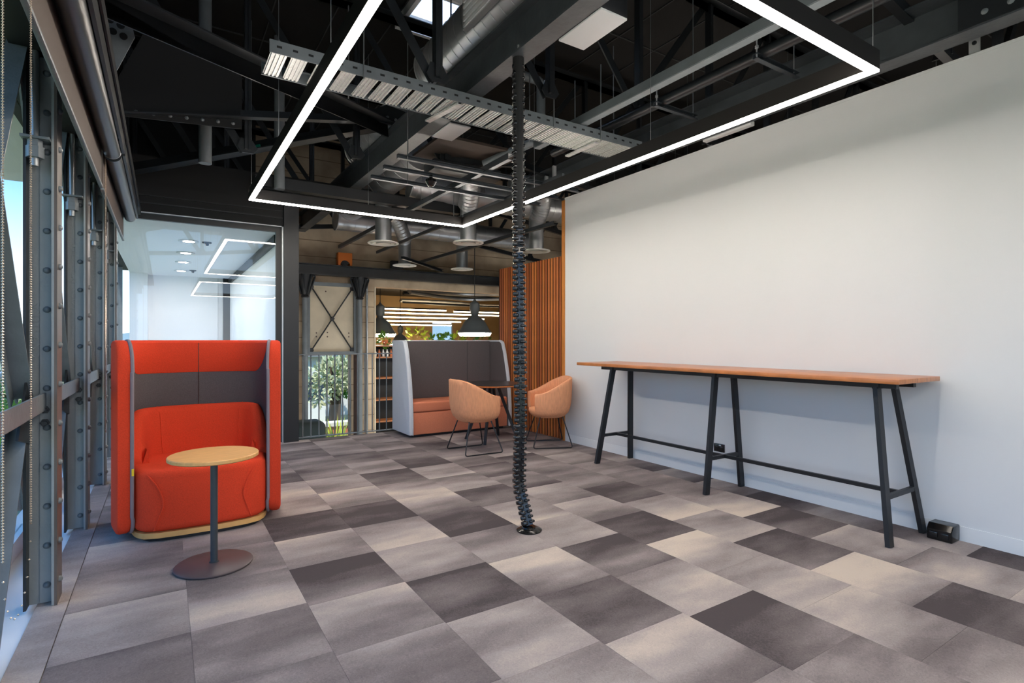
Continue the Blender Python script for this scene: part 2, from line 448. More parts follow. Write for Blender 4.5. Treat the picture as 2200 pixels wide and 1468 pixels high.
for cx, p in ph.items():
    x0, x1 = cx, min(cx + 0.5, WX)
    k = 0
    y = p - 1.5
    while y < PY - 0.02:
        y1 = min(y + 0.5, PY)
        key = (round(x1 - x0, 3), round(y1 - y, 3))
        if key not in tile_me:
            w, d = key
            tile_me[key] = MB().box(-w / 2 + .0006, w / 2 - .0006, -d / 2 + .0006, d / 2 - .0006, -0.008, 0).mesh('carpet_tile', M['carpet'], smooth=0)
        yc = (y + y1) / 2
        t = inst('carpet_tile', tile_me[key], floor, ((x0 + x1) / 2, yc, 0))
        v = random.uniform(.4, .64); g = random.uniform(.2, .8)
        for (c, yy, s) in dark:
            if c == cx and abs(yy - yc) < .26: v = s * .8 + .12; g = random.choice((.3, .62))
        for (c, yy, s) in light:
            if c == cx and abs(yy - yc) < .26: v = s; g = random.choice((.2, .8))
        t.color = (v, g, random.random(), 1)
        y = y1
# pale edge strip along the windows
strip_me = {}
y = -1.5
while y < PY:
    y1 = min(y + 1.0, PY)
    d = round(y1 - y, 3)
    if d not in strip_me: strip_me[d] = MB().box(-0.064, 0.062, -d / 2 + .001, d / 2 - .001, -0.008, 0).mesh('edge_tile', M['carpet'], smooth=0)
    t = inst('edge_tile', strip_me[d], floor, (-0.466, (y + y1) / 2, 0)); t.color = (.62, .5, random.random(), 1)
    y = y1

# ---- white partition wall on the right, its skirting and capping
w = struct(MB().box(WX, WX + 0.14, -7.0, 5.56, 0.0, 3.14).build('wall_right', M['wall']), 'long off-white plaster partition wall')
MB().box(WX - .004, WX + .14, -7.0, 5.56, 3.14, 3.16).build('capping', M['wall'], w)
struct(MB().box(WX - 0.008, WX - .0005, -7.0, 5.53, 0.0, 0.095).build('baseboard_right', M['skirt']))
# ---- hall enclosure beyond / behind
struct(MB().box(-.86, 1.36, 10.5, 10.6, 2.85, 5.15).build('wall_gable', M['matte']))
struct(MB().box(9.2, 9.35, -7, 10.6, -3.2, 5.2).build('wall_far_right', M['matte']))
struct(MB().box(WX, 9.2, -7.15, -7.0, -0.2, 5.2).build('wall_behind', M['matte']))
# ---- wall above the windows
struct(MB().box(-0.86, -0.62, -7, 14.7, 2.85, 5.2).build('wall_left', M['matte']), 'black boarding above the windows')
# ---- roof lining with seams
deck = MB().box(-1.7, 9.4, -7.1, 5.35, 5.1, 5.2).box(-1.7, 9.4, 6.1, 10.7, 5.1, 5.2).box(-1.7, 2.35, 5.35, 6.1, 5.1, 5.2).box(3.1, 9.4, 5.35, 6.1, 5.1, 5.2)
ceiling = struct(deck.build('ceiling', M['roof']), 'black boarded roof lining')
for i, x in enumerate([-.2 + .62 * k for k in range(14)]):
    MB().box(x, x + .012, -2, 10.5, 5.088, 5.1).build('seam_batten', M['seam'], ceiling)
for y in [1.2 + 1.25 * k for k in range(7)]:
    MB().box(-1.2, 9.2, y, y + .014, 5.086, 5.1).build('seam_batten', M['seam'], ceiling)
opal = bpy.data.materials.new('opal_sheet'); opal.use_nodes = True
_n = opal.node_tree; _n.nodes.clear(); _o = _n.nodes.new('ShaderNodeOutputMaterial'); _t = _n.nodes.new('ShaderNodeBsdfTranslucent'); _t.inputs[0].default_value = (.85, .85, .85, 1); _n.links.new(_t.outputs[0], _o.inputs[0])
sk = MB().box(2.35, 3.1, 5.35, 6.1, 5.2, 5.21).build('window_1', opal)
struct(sk, 'skylight in the roof')
MB().box(2.3, 2.35, 5.3, 6.15, 5.0, 5.25).box(3.1, 3.15, 5.3, 6.15, 5.0, 5.25).box(2.35, 3.1, 5.3, 5.35, 5.0, 5.25).box(2.35, 3.1, 6.1, 6.15, 5.0, 5.25).build('window_kerb', M['spk'], sk)
# ---- eave outside
struct(MB().box(-1.4, -.86, -3, 7.6, 2.98, 3.1).build('trim_1', M['spk']), 'pale eave soffit outside the windows')

# ---- black header beam and post of the glass partition
hd = MB().box(-0.62, 1.28, PY - .06, PY + .1, 2.765, 3.08).build('trim_2', M['matte']); struct(hd, 'black steel header over the glass partition')
MB().box(-.6, 1.28, PY - .075, PY - .06, 2.86, 2.875).box(-.6, 1.28, PY - .075, PY - .06, 2.95, 2.96).build('rib', M['black'], hd)
MB().box(-.6, 1.26, PY - .07, PY - .06, 2.752, 2.764).build('bright_edge', M['zinc'], hd)
struct(MB().box(-0.62, 4.2, PY + .1, PY + .2, 3.08, 3.45).build('trim_3', M['matte']), 'black bulkhead')
ps = MB().box(1.285, 1.465, PY - .09, PY + .1, 0, 3.25).build('trim_4', M['black']); struct(ps, 'square black post beside the balustrade')
MB().box(1.268, 1.285, PY - .05, PY + .02, 0, 2.76).build('silver_edge', M['zinc'], ps)
gp_ = MB().box(-0.44, 1.26, PY - .006, PY + .006, 0.02, 2.74).build('window_2', M['pglass']); struct(gp_, 'clear glass partition of the white meeting room')
MB().box(-.46, 1.27, PY - .025, PY + .025, 2.69, 2.752).box(1.2, 1.268, PY - .025, PY + .025, 0, 2.69).box(-.46, 1.2, PY - .025, PY + .025, 0, .03).build('window_frame', M['black'], gp_)

# ---- white meeting room beyond the glass
struct(MB().box(-0.53, 1.36, PY + 0.02, 14.6, -0.22, -0.008).build('floor_meeting_room', mat('pale_bounce_floor', '#d2cec6', .6, noise=.05, nscale=3)))  # hidden floor, made pale to bounce light onto the ceiling
mr = struct(MB().box(-.62, 1.36, PY + .2, 14.5, 2.75, 2.85).build('trim_5', M['ceilw']), 'white ceiling of the meeting room')
struct(MB().box(-.62, 1.36, 14.4, 14.55, 0, 2.75).build('wall_meeting_room', M['wall2']), 'white end wall of the meeting room')
struct(MB().box(-.62, -.3, 14.05, 14.4, 0, 2.75).build('trim_6', M['wall2']), 'white pier in the meeting room')
sw = struct(MB().box(1.3, 1.36, PY + .1, 14.4, 0, 2.75).build('wall_meeting_side', M['wall2']), 'pale side wall of the meeting room')
MB().box(1.262, 1.3, PY + .5, 14.39, 2.62, 2.745).build('top_frame', M['black'], sw)
MB().box(1.16, 1.3, 14.27, 14.395, 0, 2.745).build('end_frame', M['black'], sw)
for x, y in ((-.05, 14.398),):
    MB().box(1.05, 1.07, y - .01, y, 0, 2.74).build('joint_strip', M['spk'], mr)
for i, y in enumerate((9.16, 10.42, 11.68, 13.2)):
    d = thing('downlight', ('nearest', 'second', 'third', 'farthest')[i] + ' round recessed downlight in the meeting room ceiling', 'light', (.3, y, 2.74), 'meeting room downlights')
    MB().lathe([(.075, -.002), (.13, -.006), (.135, .0), (.13, .01), (.075, .01)], (.3, y, 2.74), 28, ring=True).build('rim', M['spk'], d)
    MB().lathe([(.0, .006), (.075, .006)], (.3, y, 2.738), 24).build('lens', M['leddown'], d)
for i, (x, y) in enumerate(((.53, 9.15), (.5, 13.0))):
    d = thing('smoke_detector', ('near' if i == 0 else 'far') + ' small black ceiling sensor beside the downlights', 'sensor', (x, y, 2.745))
    MB().lathe([(.0, -.012), (.06, -.01), (.065, .004)], (x, y, 2.745), 18).build('plate', M['black'], d)
    MB().lathe([(.0, -.05), (.022, -.045), (.03, -.01)], (x, y, 2.745), 14).build('sensor_head', M['black'], d)

# ---- concrete end wall, with the garden window and the opening to the office
CY = 10.5
cw = MB()
cw.box(1.36, 2.14, CY, CY + .25, -3.2, 5.1)
cw.box(2.14, 3.05, CY, CY + .25, 1.02, 5.1)
cw.box(2.14, 3.05, CY, CY + .25, -3.2, -1.4)
cw.box(3.05, 3.5, CY, CY + .25, -3.2, 5.1)
cw.box(3.5, 9.2, CY, CY + .25, 2.36, 5.1)
cw.box(3.5, 9.2, CY, CY + .25, -3.2, -.75)
wb = struct(cw.build('wall_back', M['concrete']), 'board-marked concrete end wall')
MB().box(3.09, 3.16, CY - .06, CY, -3.2, 1.02).build('dark_reveal', M['rust'], wb)
MB().box(3.5, 3.53, CY - .012, CY, -.7, 2.36).build('corner_edge', M['conc2'], wb)
gw = struct(MB().box(2.14, 3.05, CY + .12, CY + .13, -1.4, 1.02).build('window_3', M['glass']), 'window to the garden in the concrete wall')
struct(MB().box(1.36, 9.2, 7.5, CY, -3.3, -3.2).build('floor_lower', M['conc2']), 'lower floor of the void')
struct(MB().box(1.3, 1.36, 7.6, CY, -3.2, 0).build('wall_void', M['conc2']))
struct(MB().box(1.36, 4.39, PY + .0, PY + .03, -.3, -.005).build('trim_7', M['black']), 'black slab edge under the balustrade')

# ---- office beyond the opening
struct(MB().prism([(3.45, CY + .25), (10.6, CY + .25), (10.6, 20.1), (6.7, 20.1)], lambda u, v, w: Vector((u, v, w)), -.95, -.75).build('floor_office', M['conc2']))
struct(MB().prism([(3.45, CY + .25), (10.6, CY + .25), (10.6, 20.1), (6.7, 20.1)], lambda u, v, w: Vector((u, v, w)), 3.0, 3.1).build('ceiling_office', M['matte']))
ob = MB().box(6.7, 9.05, 20, 20.12, -.75, 3.0).box(9.95, 14.6, 20, 20.12, -.75, 3.0).box(9.05, 9.95, 20, 20.12, -.75, 1.2).box(9.05, 9.95, 20, 20.12, 2.0, 3.0)
M['tan'] = mat('tan_wall', '#8f7550', 0.8, noise=0.1, nscale=2)
struct(ob.build('wall_office', M['tan']), 'tan end wall of the office')
struct(MB().prism([(3.42, CY + .25), (3.52, CY + .25), (6.75, 20.1), (6.65, 20.1)], lambda u, v, w: Vector((u, v, w)), -.75, 3.0).build('wall_office_left', M['tan']))
struct(MB().box(14.6, 14.7, CY + .25, 20.1, -.75, 3.0).box(10.6, 14.6, CY + .25, 20.1, 3.0, 3.1).box(9.2, 14.6, CY + .2, CY + .3, -.75, 3.0).box(10.6, 14.6, CY + .3, 20.1, -.95, -.75).build('wall_office_right', M['tan']))

# ---- window wall: sill and glazing
struct(MB().box(-.9, -.535, -3, 14.4, -.25, -.02).build('trim_8', M['spk']), 'pale window ledge')
struct(MB().box(-.86, -.76, -3, 14.4, -.02, .09).build('trim_9', M['spk']), 'pale window sill frame')
COLY = [.93, 2.24, 3.55, 4.82, 6.18, 7.52]
for i in range(len(COLY) - 1):
    a, b = COLY[i], COLY[i + 1]
    g = struct(MB().box(-.80, -.79, a + .02, b - .02, .09, 2.85).build('window_%d' % (4 + i), M['glass'], smooth=0), 'window pane between steel columns')
for i in range(5):
    a = 7.6 + i * 1.3
    struct(MB().box(-.80, -.79, a, a + 1.26, .09, 2.85).build('window_%d' % (9 + i), M['glass'], smooth=0))
for i in range(6):
    a = 7.58 + i * 1.3
    struct(MB().box(-.84, -.74, a - .03, a + .03, .09, 2.85).build('trim_%d' % (20 + i), M['steel2']))
# ================================================================== RED BOOTH
def make_red_booth():
    cx = 0.23
    t = thing('red_booth', 'red high-backed wool booth seat with charcoal inner lining near the windows', 'booth', (cx, 4.55, 0))
    half = [(0.434, 4.258), (0.466, 4.40), (0.487, 4.56), (0.475, 4.72), (0.42, 4.86), (0.31, 4.95), (0.16, 4.985), (0, 4.99)]
    pts = [(cx + x, y, 0) for x, y in half] + [(cx - x, y, 0) for x, y in reversed(half[:-1])]
    path = spline(pts, 7)
    n = len(path)
    dist = [0.0]
    for i in range(1, n): dist.append(dist[-1] + (path[i] - path[i - 1]).length)
    L = dist[-1]
    dt = [min(d, L - d) for d in dist]
    nor = []
    for i in range(n):
        d = path[min(i + 1, n - 1)] - path[max(i - 1, 0)]
        d.normalize(); nor.append(Vector((d.y, -d.x, 0)))      # outward
    if nor[n // 2].y < 0: nor = [-q for q in nor]
    def ztop(d, h=1.31):
        if d >= .13: return h
        k = 1 - d / .13; return h - .2 * (1 - math.sqrt(max(0, 1 - k * k)))
    def zbot(d):
        if d >= .09: return .05
        k = 1 - d / .09; return .05 + .09 * (1 - math.sqrt(max(0, 1 - k * k)))
    def strip(zlo, zhi, a, b, r, i0=0, i1=None, mm='red', name='panel', parent=t):
        rings = []
        for i in range(i0, n if i1 is None else i1):
            p, q, d = path[i], nor[i], dt[i]
            l, h = zlo(d), zhi(d)
            if h - l < 2.2 * r: h = l + 2.2 * r
            ring = []
            for (o, z) in ((a + r, l), (b - r, l), (b - .3 * r, l + .3 * r), (b, l + r), (b, h - r), (b - .3 * r, h - .3 * r), (b - r, h), (a + r, h), (a + .3 * r, h - .3 * r), (a, h - r), (a, l + r), (a + .3 * r, l + .3 * r)):
                ring.append(p + q * o + Vector((0, 0, z)))
            rings.append(ring)
        return MB().loft(rings).build(name, M[mm], parent, smooth=50)
    sh = strip(zbot, ztop, -.034, .046, .024, mm='red', name='outer_shell')
    zb = lambda d: 1.065 + .235 * smooth01((.62 - d) / .36)
    lo = lambda d: .36
    zt = lambda d: ztop(d) - .016
    gl = lambda d: min(zb(d), zt(d)) 
    strip(lo, gl, -.042, -.03, .004, mm='dgrey', name='charcoal_lining')
    idx = [i for i in range(n) if zt(dt[i]) - zb(dt[i]) > .012]
    strip(lambda d: zb(d) - .006, zt, -.045, -.03, .004, i0=idx[0], i1=idx[-1] + 1, mm='red', name='upper_band')
    mid = path[n // 2] - nor[n // 2] * .046
    MB().tube([mid + V(0, 0, .8), mid + V(0, 0, 1.29)], .003, 6).build('centre_seam', M['rust'], t)
    # grey edge piping on both wings
    for side in (0, 1):
        ids = list(range(0, n)) if side == 0 else list(range(n - 1, -1, -1))
        tp = [];
        j0 = ids[0]
        for k in ids:
            if dt[k] > .22: break
            tp.append(path[k] - nor[k] * .034 + V(0, 0, ztop(dt[k]) - .004))
        front = path[j0] - nor[j0] * .03 + (path[j0] - path[ids[1]]).normalized() * .004
        col = [front + V(0, 0, z) for z in (.17, .4, .7, 1.0, 1.1)]
        bt = []
        for k in ids:
            if dt[k] > .12: break
            bt.append(path[k] - nor[k] * .036 + V(0, 0, zbot(dt[k]) + .004))
        MB().tube(list(reversed(bt)) + col + tp, .011, 8).build('edge_piping', M['pipe'], sh)
    # seat
    inn = [(p - q * .045) for p, q, d in zip(path, nor, dt) if d > .05]
    right = [(p.x, p.y) for p in inn]
    fr = [(cx - .385, 4.27), (cx - .345, 4.215), (cx - .26, 4.185), (cx - .13, 4.172), (cx, 4.168), (cx + .13, 4.172), (cx + .26, 4.185), (cx + .345, 4.215), (cx + .385, 4.27)]
    poly = right + fr
    seat = MB().rprism(poly, lambda u, v, w: Vector((u, v, w)), .062, .465, .045, 4).build('seat', M['red'], t, smooth=60)
    pl = [(cx + (u - cx) * .985, 4.6 + (v - 4.6) * .985) for u, v in poly]
    MB().prism(pl, lambda u, v, w: Vector((u, v, w)), .026, .06).build('plinth', M['oakply'], t)
    MB().prism([(cx + (u - cx) * .9, 4.6 + (v - 4.6) * .93) for u, v in poly], lambda u, v, w: Vector((u, v, w)), 0, .026).build('foot_base', M['black'], t)
    for s in (-1, 1):
        c = [(cx + s * .355, 4.29, .452), (cx + s * .315, 4.205, .43), (cx + s * .262, 4.183, .35), (cx + s * .235, 4.179, .25), (cx + s * .262, 4.184, .15), (cx + s * .285, 4.195, .08)]
        MB().tube(spline(c, 6), .006, 6).build('seam_piping', M['red'], seat)
    # back cushion wrapping the inside
    i0 = next(i for i in range(n) if dt[i] > .2)
    def bh(d):
        return .50 + .31 * smooth01((d - .16) / .40)
    rings = []
    for i in range(i0, n - i0):
        p, q, d = path[i], nor[i], dt[i]; h = bh(d)
        prof = [(-.04, .43), (-.04, h - .03), (-.055, h - .008), (-.08, h), (-.105, h - .012), (-.125, h - .05), (-.15, .56), (-.165, .46), (-.165, .43)]
        rings.append([p + q * o + V(0, 0, z) for o, z in prof])
    bc = MB().loft(rings).build('back_cushion', M['red'], t, smooth=60)
    for s in (-1, 1):
        for k, i in enumerate(range(n)):
            if abs(path[i].x - (cx + s * .33)) < .03 and dt[i] > .5:
                p, q = path[i], nor[i]; h = bh(dt[i])
                MB().tube([p + q * o + V(0, 0, z) for o, z in ((-.045, h - .02), (-.081, h + .001), (-.128, h - .05), (-.153, .56), (-.166, .47))], .003, 6).build('cushion_seam', M['red'], bc); break
    MB().box(cx - .405, cx - .393, 4.232, 4.24, .44, .485).build('yellow_tag', M['yellow'], t)
    return t
make_red_booth()

# ---- laptop side table
def make_side_table():
    x, y = .245, 3.6
    t = thing('side_table', 'small round oak-topped pedestal table in front of the red booth', 'table', (x, y, 0))
    MB().lathe([(0, 0), (.2, 0), (.205, .006), (.205, .011), (.198, .016), (.03, .02), (0, .02)], (x, y, 0), 48).build('base', M['tabbase'], t)
    MB().lathe([(.026, .018), (.026, .024), (.0195, .026), (.0195, .625), (.04, .625)], (x, y, 0), 20).build('column', M['tabmetal'], t)
    MB().lathe([(0, .625), (.228, .625), (.236, .63), (.236, .646), (.232, .65), (0, .65)], (x, y, 0), 64).build('table_top', M['oak'], t, smooth=40)
make_side_table()

# ================================================================== GREY BOOTH
def make_grey_booth():
    x0, x1 = 2.73, 4.345
    t = thing('grey_booth', 'grey high-backed two-seat booth with peach seat beside the slatted screen', 'booth', ((x0 + x1) / 2, 7.05, 0))
    yb, zt = 7.41, 1.305
    prof = spline([(6.765, .04, 0), (6.77, .35, 0), (6.82, .75, 0), (6.91, 1.1, 0), (6.955, 1.22, 0), (6.985, 1.28, 0), (7.04, zt, 0)], 4)
    side = [(p.x, p.y) for p in prof] + [(yb, zt), (yb, .04)]
    for k, (xa, xb) in enumerate(((x0, x0 + .05), (x1 - .05, x1))):
        p = MB().rprism(side, lambda u, v, w: Vector((w, u, v)), xa, xb, .012, 3).build('side_panel', M['lgrey'], t, smooth=60)
        ins = [(6.79 + (u - 6.765) * .97, v * .985 + .0) for u, v in side]
        if k == 0: MB().prism(ins, lambda u, v, w: Vector((w, u, v)), xb, xb + .008).build('lining', M['dgrey'], t)
        else: MB().prism(ins, lambda u, v, w: Vector((w, u, v)), xa - .008, xa).build('lining', M['dgrey'], t)
        e = (xb if k == 0 else xa)
        MB().tube([(e, u - .001, v + .0) for u, v in [(q.x, q.y) for q in prof]], .007, 6).build('edge_piping', M['lgrey'], p)
    MB().rbox(x0 + .05, x1 - .05, yb - .06, yb, .04, zt, .014).build('back_panel', M['lgrey'], t)
    bk = MB().rbox(x0 + .058, x1 - .058, yb - .105, yb - .06, .4, zt - .01, .015).build('back_lining', M['dgrey'], t)
    MB().tube([(3.88, yb - .106, .46), (3.88, yb - .106, zt - .02)], .003, 6).build('lining_seam', M['black'], bk)
    MB().rbox(x0 + .06, x1 - .06, 6.80, yb - .1, .335, .47, .025, 4).build('seat_cushion', M['pink'], t)
    MB().rbox(x0 + .06, x1 - .06, 6.805, yb - .1, .035, .332, .012).build('seat_base', M['pink'], t)
    MB().box(x0 + .1, x1 - .1, 6.86, yb - .1, 0, .04).build('foot_plinth', M['black'], t)
make_grey_booth()

# ---- round table
def make_round_table():
    x, y = 3.61, 6.11
    t = thing('round_table', 'round black-topped meeting table in front of the grey booth', 'table', (x, y, 0))
    top = MB().lathe([(0, .738), (.41, .738), (.425, .741), (.425, .745), (0, .745)], (x, y, 0), 64).build('table_top', M['tabtop'], t)
    MB().lathe([(0, .716), (.405, .716), (.424, .724), (.426, .738), (.41, .738)], (x, y, 0), 64).build('wood_edge', M['barwood'], top)
    for sx, sy in ((-1, -1), (1, -1), (1, 1), (-1, 1)):
        a = V(x + sx * .06, y + sy * .06, .7); b = V(x + sx * .25, y + sy * .25, 0)
        MB().bar(a, b, .034, .034).build('leg', M['barblack'], t)
    MB().rbox(x - .13, x + .13, y - .13, y + .13, .69, .716, .006, 2).build('leg_plate', M['barblack'], t)
make_round_table()

# ---- tub chairs on sled frames (faces +x)
def make_tub():
    t = thing('tub_chair', 'x', 'chair', (0, 0, 0), 'peach tub chairs at the round table')
    nth, nk = 34, 9
    a0 = R(134)
    outer = []; inner = []
    def top(th):
        k = abs(th) / a0
        return .845 - .20 * smooth01((k - .18) / .82)
    def pt(th, k, off):
        c, s_ = -math.cos(th), math.sin(th)
        pw = 2.6
        rr = (abs(c) ** pw + abs(s_) ** pw) ** (-1 / pw)
        x_ = min(1, k * 1.7)
        prof = .58 + .42 * (1 - (1 - x_) ** 2.3) ** (1 / 2.3) + .05 * max(0, k - .5) * max(0, math.cos(th))
        zz = .365 + off * .35 + k * (top(th) - .365 - off * .35)
        return V(c * rr * prof * (.285 - off) + .0, s_ * rr * prof * (.295 - off), zz)
    rings = []
    for i in range(nth + 1):
        th = -a0 + 2 * a0 * i / nth
        o = [pt(th, k / nk, 0) for k in range(nk + 1)]
        n_ = [pt(th, k / nk, .036) for k in range(nk + 1)]
        # rim rounding
        ro = (o[-1] + n_[-1]) / 2 + V(0, 0, .012)
        rings.append(o + [ro] + list(reversed(n_)))
    MB().loft(rings).build('shell', M['peach'], t, smooth=60)
    # seat pan + cushion
    ring = []
    for z, sc in ((.352, .50), (.356, .60), (.37, .72), (.40, .82), (.43, .86), (.455, .85), (.465, .78), (.468, .3)):
        rr_ = []
        for j in range(40):
            th = 2 * math.pi * j / 40; c, s_ = math.cos(th), math.sin(th); pw = 2.8
            rr = (abs(c) ** pw + abs(s_) ** pw) ** (-1 / pw)
            rr_.append(V(c * rr * .275 * sc + .0, s_ * rr * .272 * sc, z))
        ring.append(rr_)
    MB().loft(ring).build('seat', M['peach'], t, smooth=60)
    for s in (-1, 1):
        p = fillet([(.13, s * .15, .372), (.235, s * .255, .009), (-.25, s * .255, .009), (-.15, s * .15, .372)], .03)
        MB().tube(p, .0075, 8).build('sled_leg', M['barblack'], t)
    MB().tube([(.13, -.15, .368), (.13, .15, .368)], .007, 8).tube([(-.15, -.15, .368), (-.15, .15, .368)], .007, 8).build('cross_rail', M['barblack'], t)
    return t
tub = make_tub()
tub.location = (3.09, 5.62, 0); tub.rotation_euler = (0, 0, R(-2)); ORG[tub.name] = (3.09, 5.62, 0)
tub['label'] = 'peach tub chair seen from behind, left of the round table'
dup(tub, (4.04, 5.46, 0), R(156), 'peach tub chair against the white wall and slatted screen')

# ================================================================== BAR TABLE
def make_bar():
    t = thing('bar_table', 'long high bar table with timber top and black steel A-frame legs along the white wall', 'table', (4.08, 3.0, 0))
    MB().rbox(3.76, 4.36, 1.5, 4.56, 1.04, 1.07, .003, 2).build('table_top', M['barwood'], t)
    MB().box(3.97, 4.01, 1.6, 4.4, .995, 1.04).box(4.22, 4.26, 1.6, 4.4, .995, 1.04).build('apron_rail', M['barblack'], t)
    for yf, yt in ((1.595, 1.72), (2.975, 2.975), (4.35, 4.235)):
        for xf, xt in ((3.865, 3.985), (4.352, 4.24)):
            MB().bar((xt, yt, 1.0), (xf, yf, 0.0), .028, .058, up=(1, 0, 0)).build('leg', M['barblack'], t)
        MB().box(3.96, 4.265, yt - .02, yt + .02, .99, 1.04).build('head_plate', M['barblack'], t)
        k = .30
        xa = 3.865 + (3.985 - 3.865) * k; xb = 4.352 + (4.24 - 4.352) * k; yy = yf + (yt - yf) * k
        MB().bar((xa, yy, .30), (xb, yy, .30), .025, .03).build('cross_bar', M['barblack'], t)
    MB().bar((4.108, 1.632, .30), (4.108, 4.315, .30), .025, .028).build('foot_rail', M['barblack'], t)
make_bar()

# ---- floor power box and wall outlet
def make_power():
    t = thing('power_box', 'small black floor power box at the foot of the bar table', 'power box', (4.33, 1.47, 0))
    poly = [(4.255, 0), (4.385, 0), (4.385, .105), (4.285, .105), (4.255, .07)]
    MB().rprism([(x - 0, z) for x, z in poly], lambda u, v, w: Vector((u, w, v)), 1.40, 1.54, .008, 2).build('body', M['plastic'], t)
    for y in (1.44, 1.50):
        MB().rbox(4.249, 4.256, y - .022, y + .022, .02, .055, .003, 2).build('socket', M['plastic2'], t)
    o = thing('wall_socket', 'black double wall socket behind the bar table', 'socket', (WX, 3.226, .26))
    MB().rbox(WX - .012, WX, 3.17, 3.285, .262, .338, .004, 2).build('face_plate', M['plastic'], o)
    for y in (3.2, 3.255):
        MB().rbox(WX - .015, WX - .011, y - .017, y + .017, .28, .316, .002, 2).build('outlet', M['plastic2'], o)
    MB().box(WX - .016, WX - .012, 3.205, 3.225, .322, .33).build('switch', M['spk'], o)
make_power()

# ================================================================== CABLE SPINE
def make_spine():
    t = thing('cable_spine', 'black segmented cable spine hanging from the roof beam to the carpet', 'cable spine', (2.11, 3.09, 0))
    ln = MB()
    ln.rbox(-.043, -.004, -.03, .03, -.0145, .0145, .008, 2)
    ln.rbox(.008, .046, -.026, .026, -.0085, .0095, .005, 1)
    ln.box(-.02, .03, -.012, .012, -.02, .02)
    me = ln.mesh('spine_link', M['plastic2'], smooth=50)
    path = spline([(2.108, 3.2, 3.28), (2.108, 3.2, 2.4), (2.106, 3.185, 1.6), (2.102, 3.165, .9), (2.092, 3.16, .5), (2.088, 3.157, .3), (2.1, 3.12, .16), (2.112, 3.085, .045)], 40)
    acc = 0; last = path[0]; k = 0
    for i in range(1, len(path)):
        acc += (path[i] - path[i - 1]).length
        if acc >= .0335:
            acc = 0; d = (path[i] - path[i - 1]).normalized()
            q = Vector((0, 0, -1)).rotation_difference(d)
            rz = R(-32 + 18 * math.sin(k * .11) + (7 if k % 2 else -7))
            o = inst('spine_link', me, t, path[i])
            o.rotation_euler = (q.to_matrix() @ Matrix.Rotation(rz, 3, 'Z')).to_euler()
            k += 1
    core = [p for p in path[::6]] + [path[-1]]
    MB().tube([p + V(.004, 0, 0) for p in core], .009, 8).build('cable', M['matte'], t)
    MB().tube([(2.108, 3.2, 3.33), (2.108, 3.2, 3.22), (2.109, 3.202, 3.0), (2.107, 3.199, 2.7), (2.108, 3.198, 2.4), (2.107, 3.194, 2.1)], [.04, .041, .038, .037, .036, .03], 14).build('fabric_sleeve', M['matte'], t)
    MB().lathe([(.0, .0), (.085, .0), (.088, .008), (.075, .016), (.05, .022), (.045, .03), (0, .032)], (2.115, 3.075, 0), 28).build('foot_weight', M['plastic'], t)
    MB().tube([(2.06, 3.03, .012), (2.115, 3.0, .01), (2.17, 3.03, .01), (2.19, 3.06, .008)], .007, 6).build('cable_tail', M['plastic'], t)
    MB().tube([(2.108, 3.2, 3.33), (2.108, 3.2, 3.40)], .007, 8).lathe([(.014, 0), (.014, .02)], (2.108, 3.2, 3.335), 6).build('hanger_bolt', M['zinc'], t)
make_spine()
# ================================================================== LINEAR LIGHTS
def light_loop(x0, x1, y0, y1, z, label):
    t = thing('linear_light', label, 'light', ((x0 + x1) / 2, (y0 + y1) / 2, z), 'rectangular linear lights')
    w, h = .046, .085
    runs = [((x0, y0), (x1, y0)), ((x1, y0), (x1, y1)), ((x1, y1), (x0, y1)), ((x0, y1), (x0, y0))]
    for (a, b), (c, d) in runs:
        xa, xb = min(a, c), max(a, c); ya, yb = min(b, d), max(b, d)
        if abs(a - c) > abs(b - d):
            hs = MB().box(xa - w / 2, xb + w / 2, ya - w / 2, yb + w / 2, z + .013, z + h)
            gl = MB().box(xa - w / 2 + .002, xb + w / 2 - .002, ya - w / 2 + .002, yb + w / 2 - .002, z, z + .013)
        else:
            hs = MB().box(xa - w / 2, xb + w / 2, ya + w / 2, yb - w / 2, z + .013, z + h)
            gl = MB().box(xa - w / 2 + .002, xb + w / 2 - .002, ya + w / 2 - .002, yb - w / 2 + .002, z, z + .013)
        if abs(a - c) > abs(b - d): hs.box(xa - w / 2, xb + w / 2, ya - w / 2, ya - w / 2 + .003, z + h, z + h + .03).box(xa - w / 2, xb + w / 2, yb + w / 2 - .003, yb + w / 2, z + h, z + h + .03)
        else: hs.box(xa - w / 2, xa - w / 2 + .003, ya + w / 2, yb - w / 2, z + h, z + h + .03).box(xb + w / 2 - .003, xb + w / 2, ya + w / 2, yb - w / 2, z + h, z + h + .03)
        hs.build('housing', M['ledbox'], t); gl.build('diffuser', M['led'], t)
        MB().box(xa - .019, xb + .019, ya - .019, yb + .019, z + h, z + h + .002).build('added_uplight_strip', M['added_ledup'], t)  # unseen glowing strip, added to brighten the wall top and roof steel
    wires = []
    for x in (x0, x1):
        n = max(2, int((y1 - y0) / 1.2))
        for k in range(n + 1): wires.append((x, y0 + (y1 - y0) * k / n))
    wires += [((x0 + x1) / 2, y0), ((x0 + x1) / 2, y1)]
    for x, y in wires:
        MB().tube([(x, y, z + h), (x + .0, y, 4.6)], .0022, 5).build('suspension_wire', M['rod'], t)
light_loop(.755, 3.2, 1.40, 6.14, 2.75, 'large rectangular loop of glowing linear light over the carpet')
light_loop(5.3, 7.8, 0.6, 5.6, 2.75, 'added rectangular loop of linear light, unseen behind the white wall')  # added loop, brightens the void and concrete wall from out of view
light_loop(.755, 3.2, -5.6, -.62, 2.75, 'rectangular loop of linear light behind, seen only as a reflection in the glass')

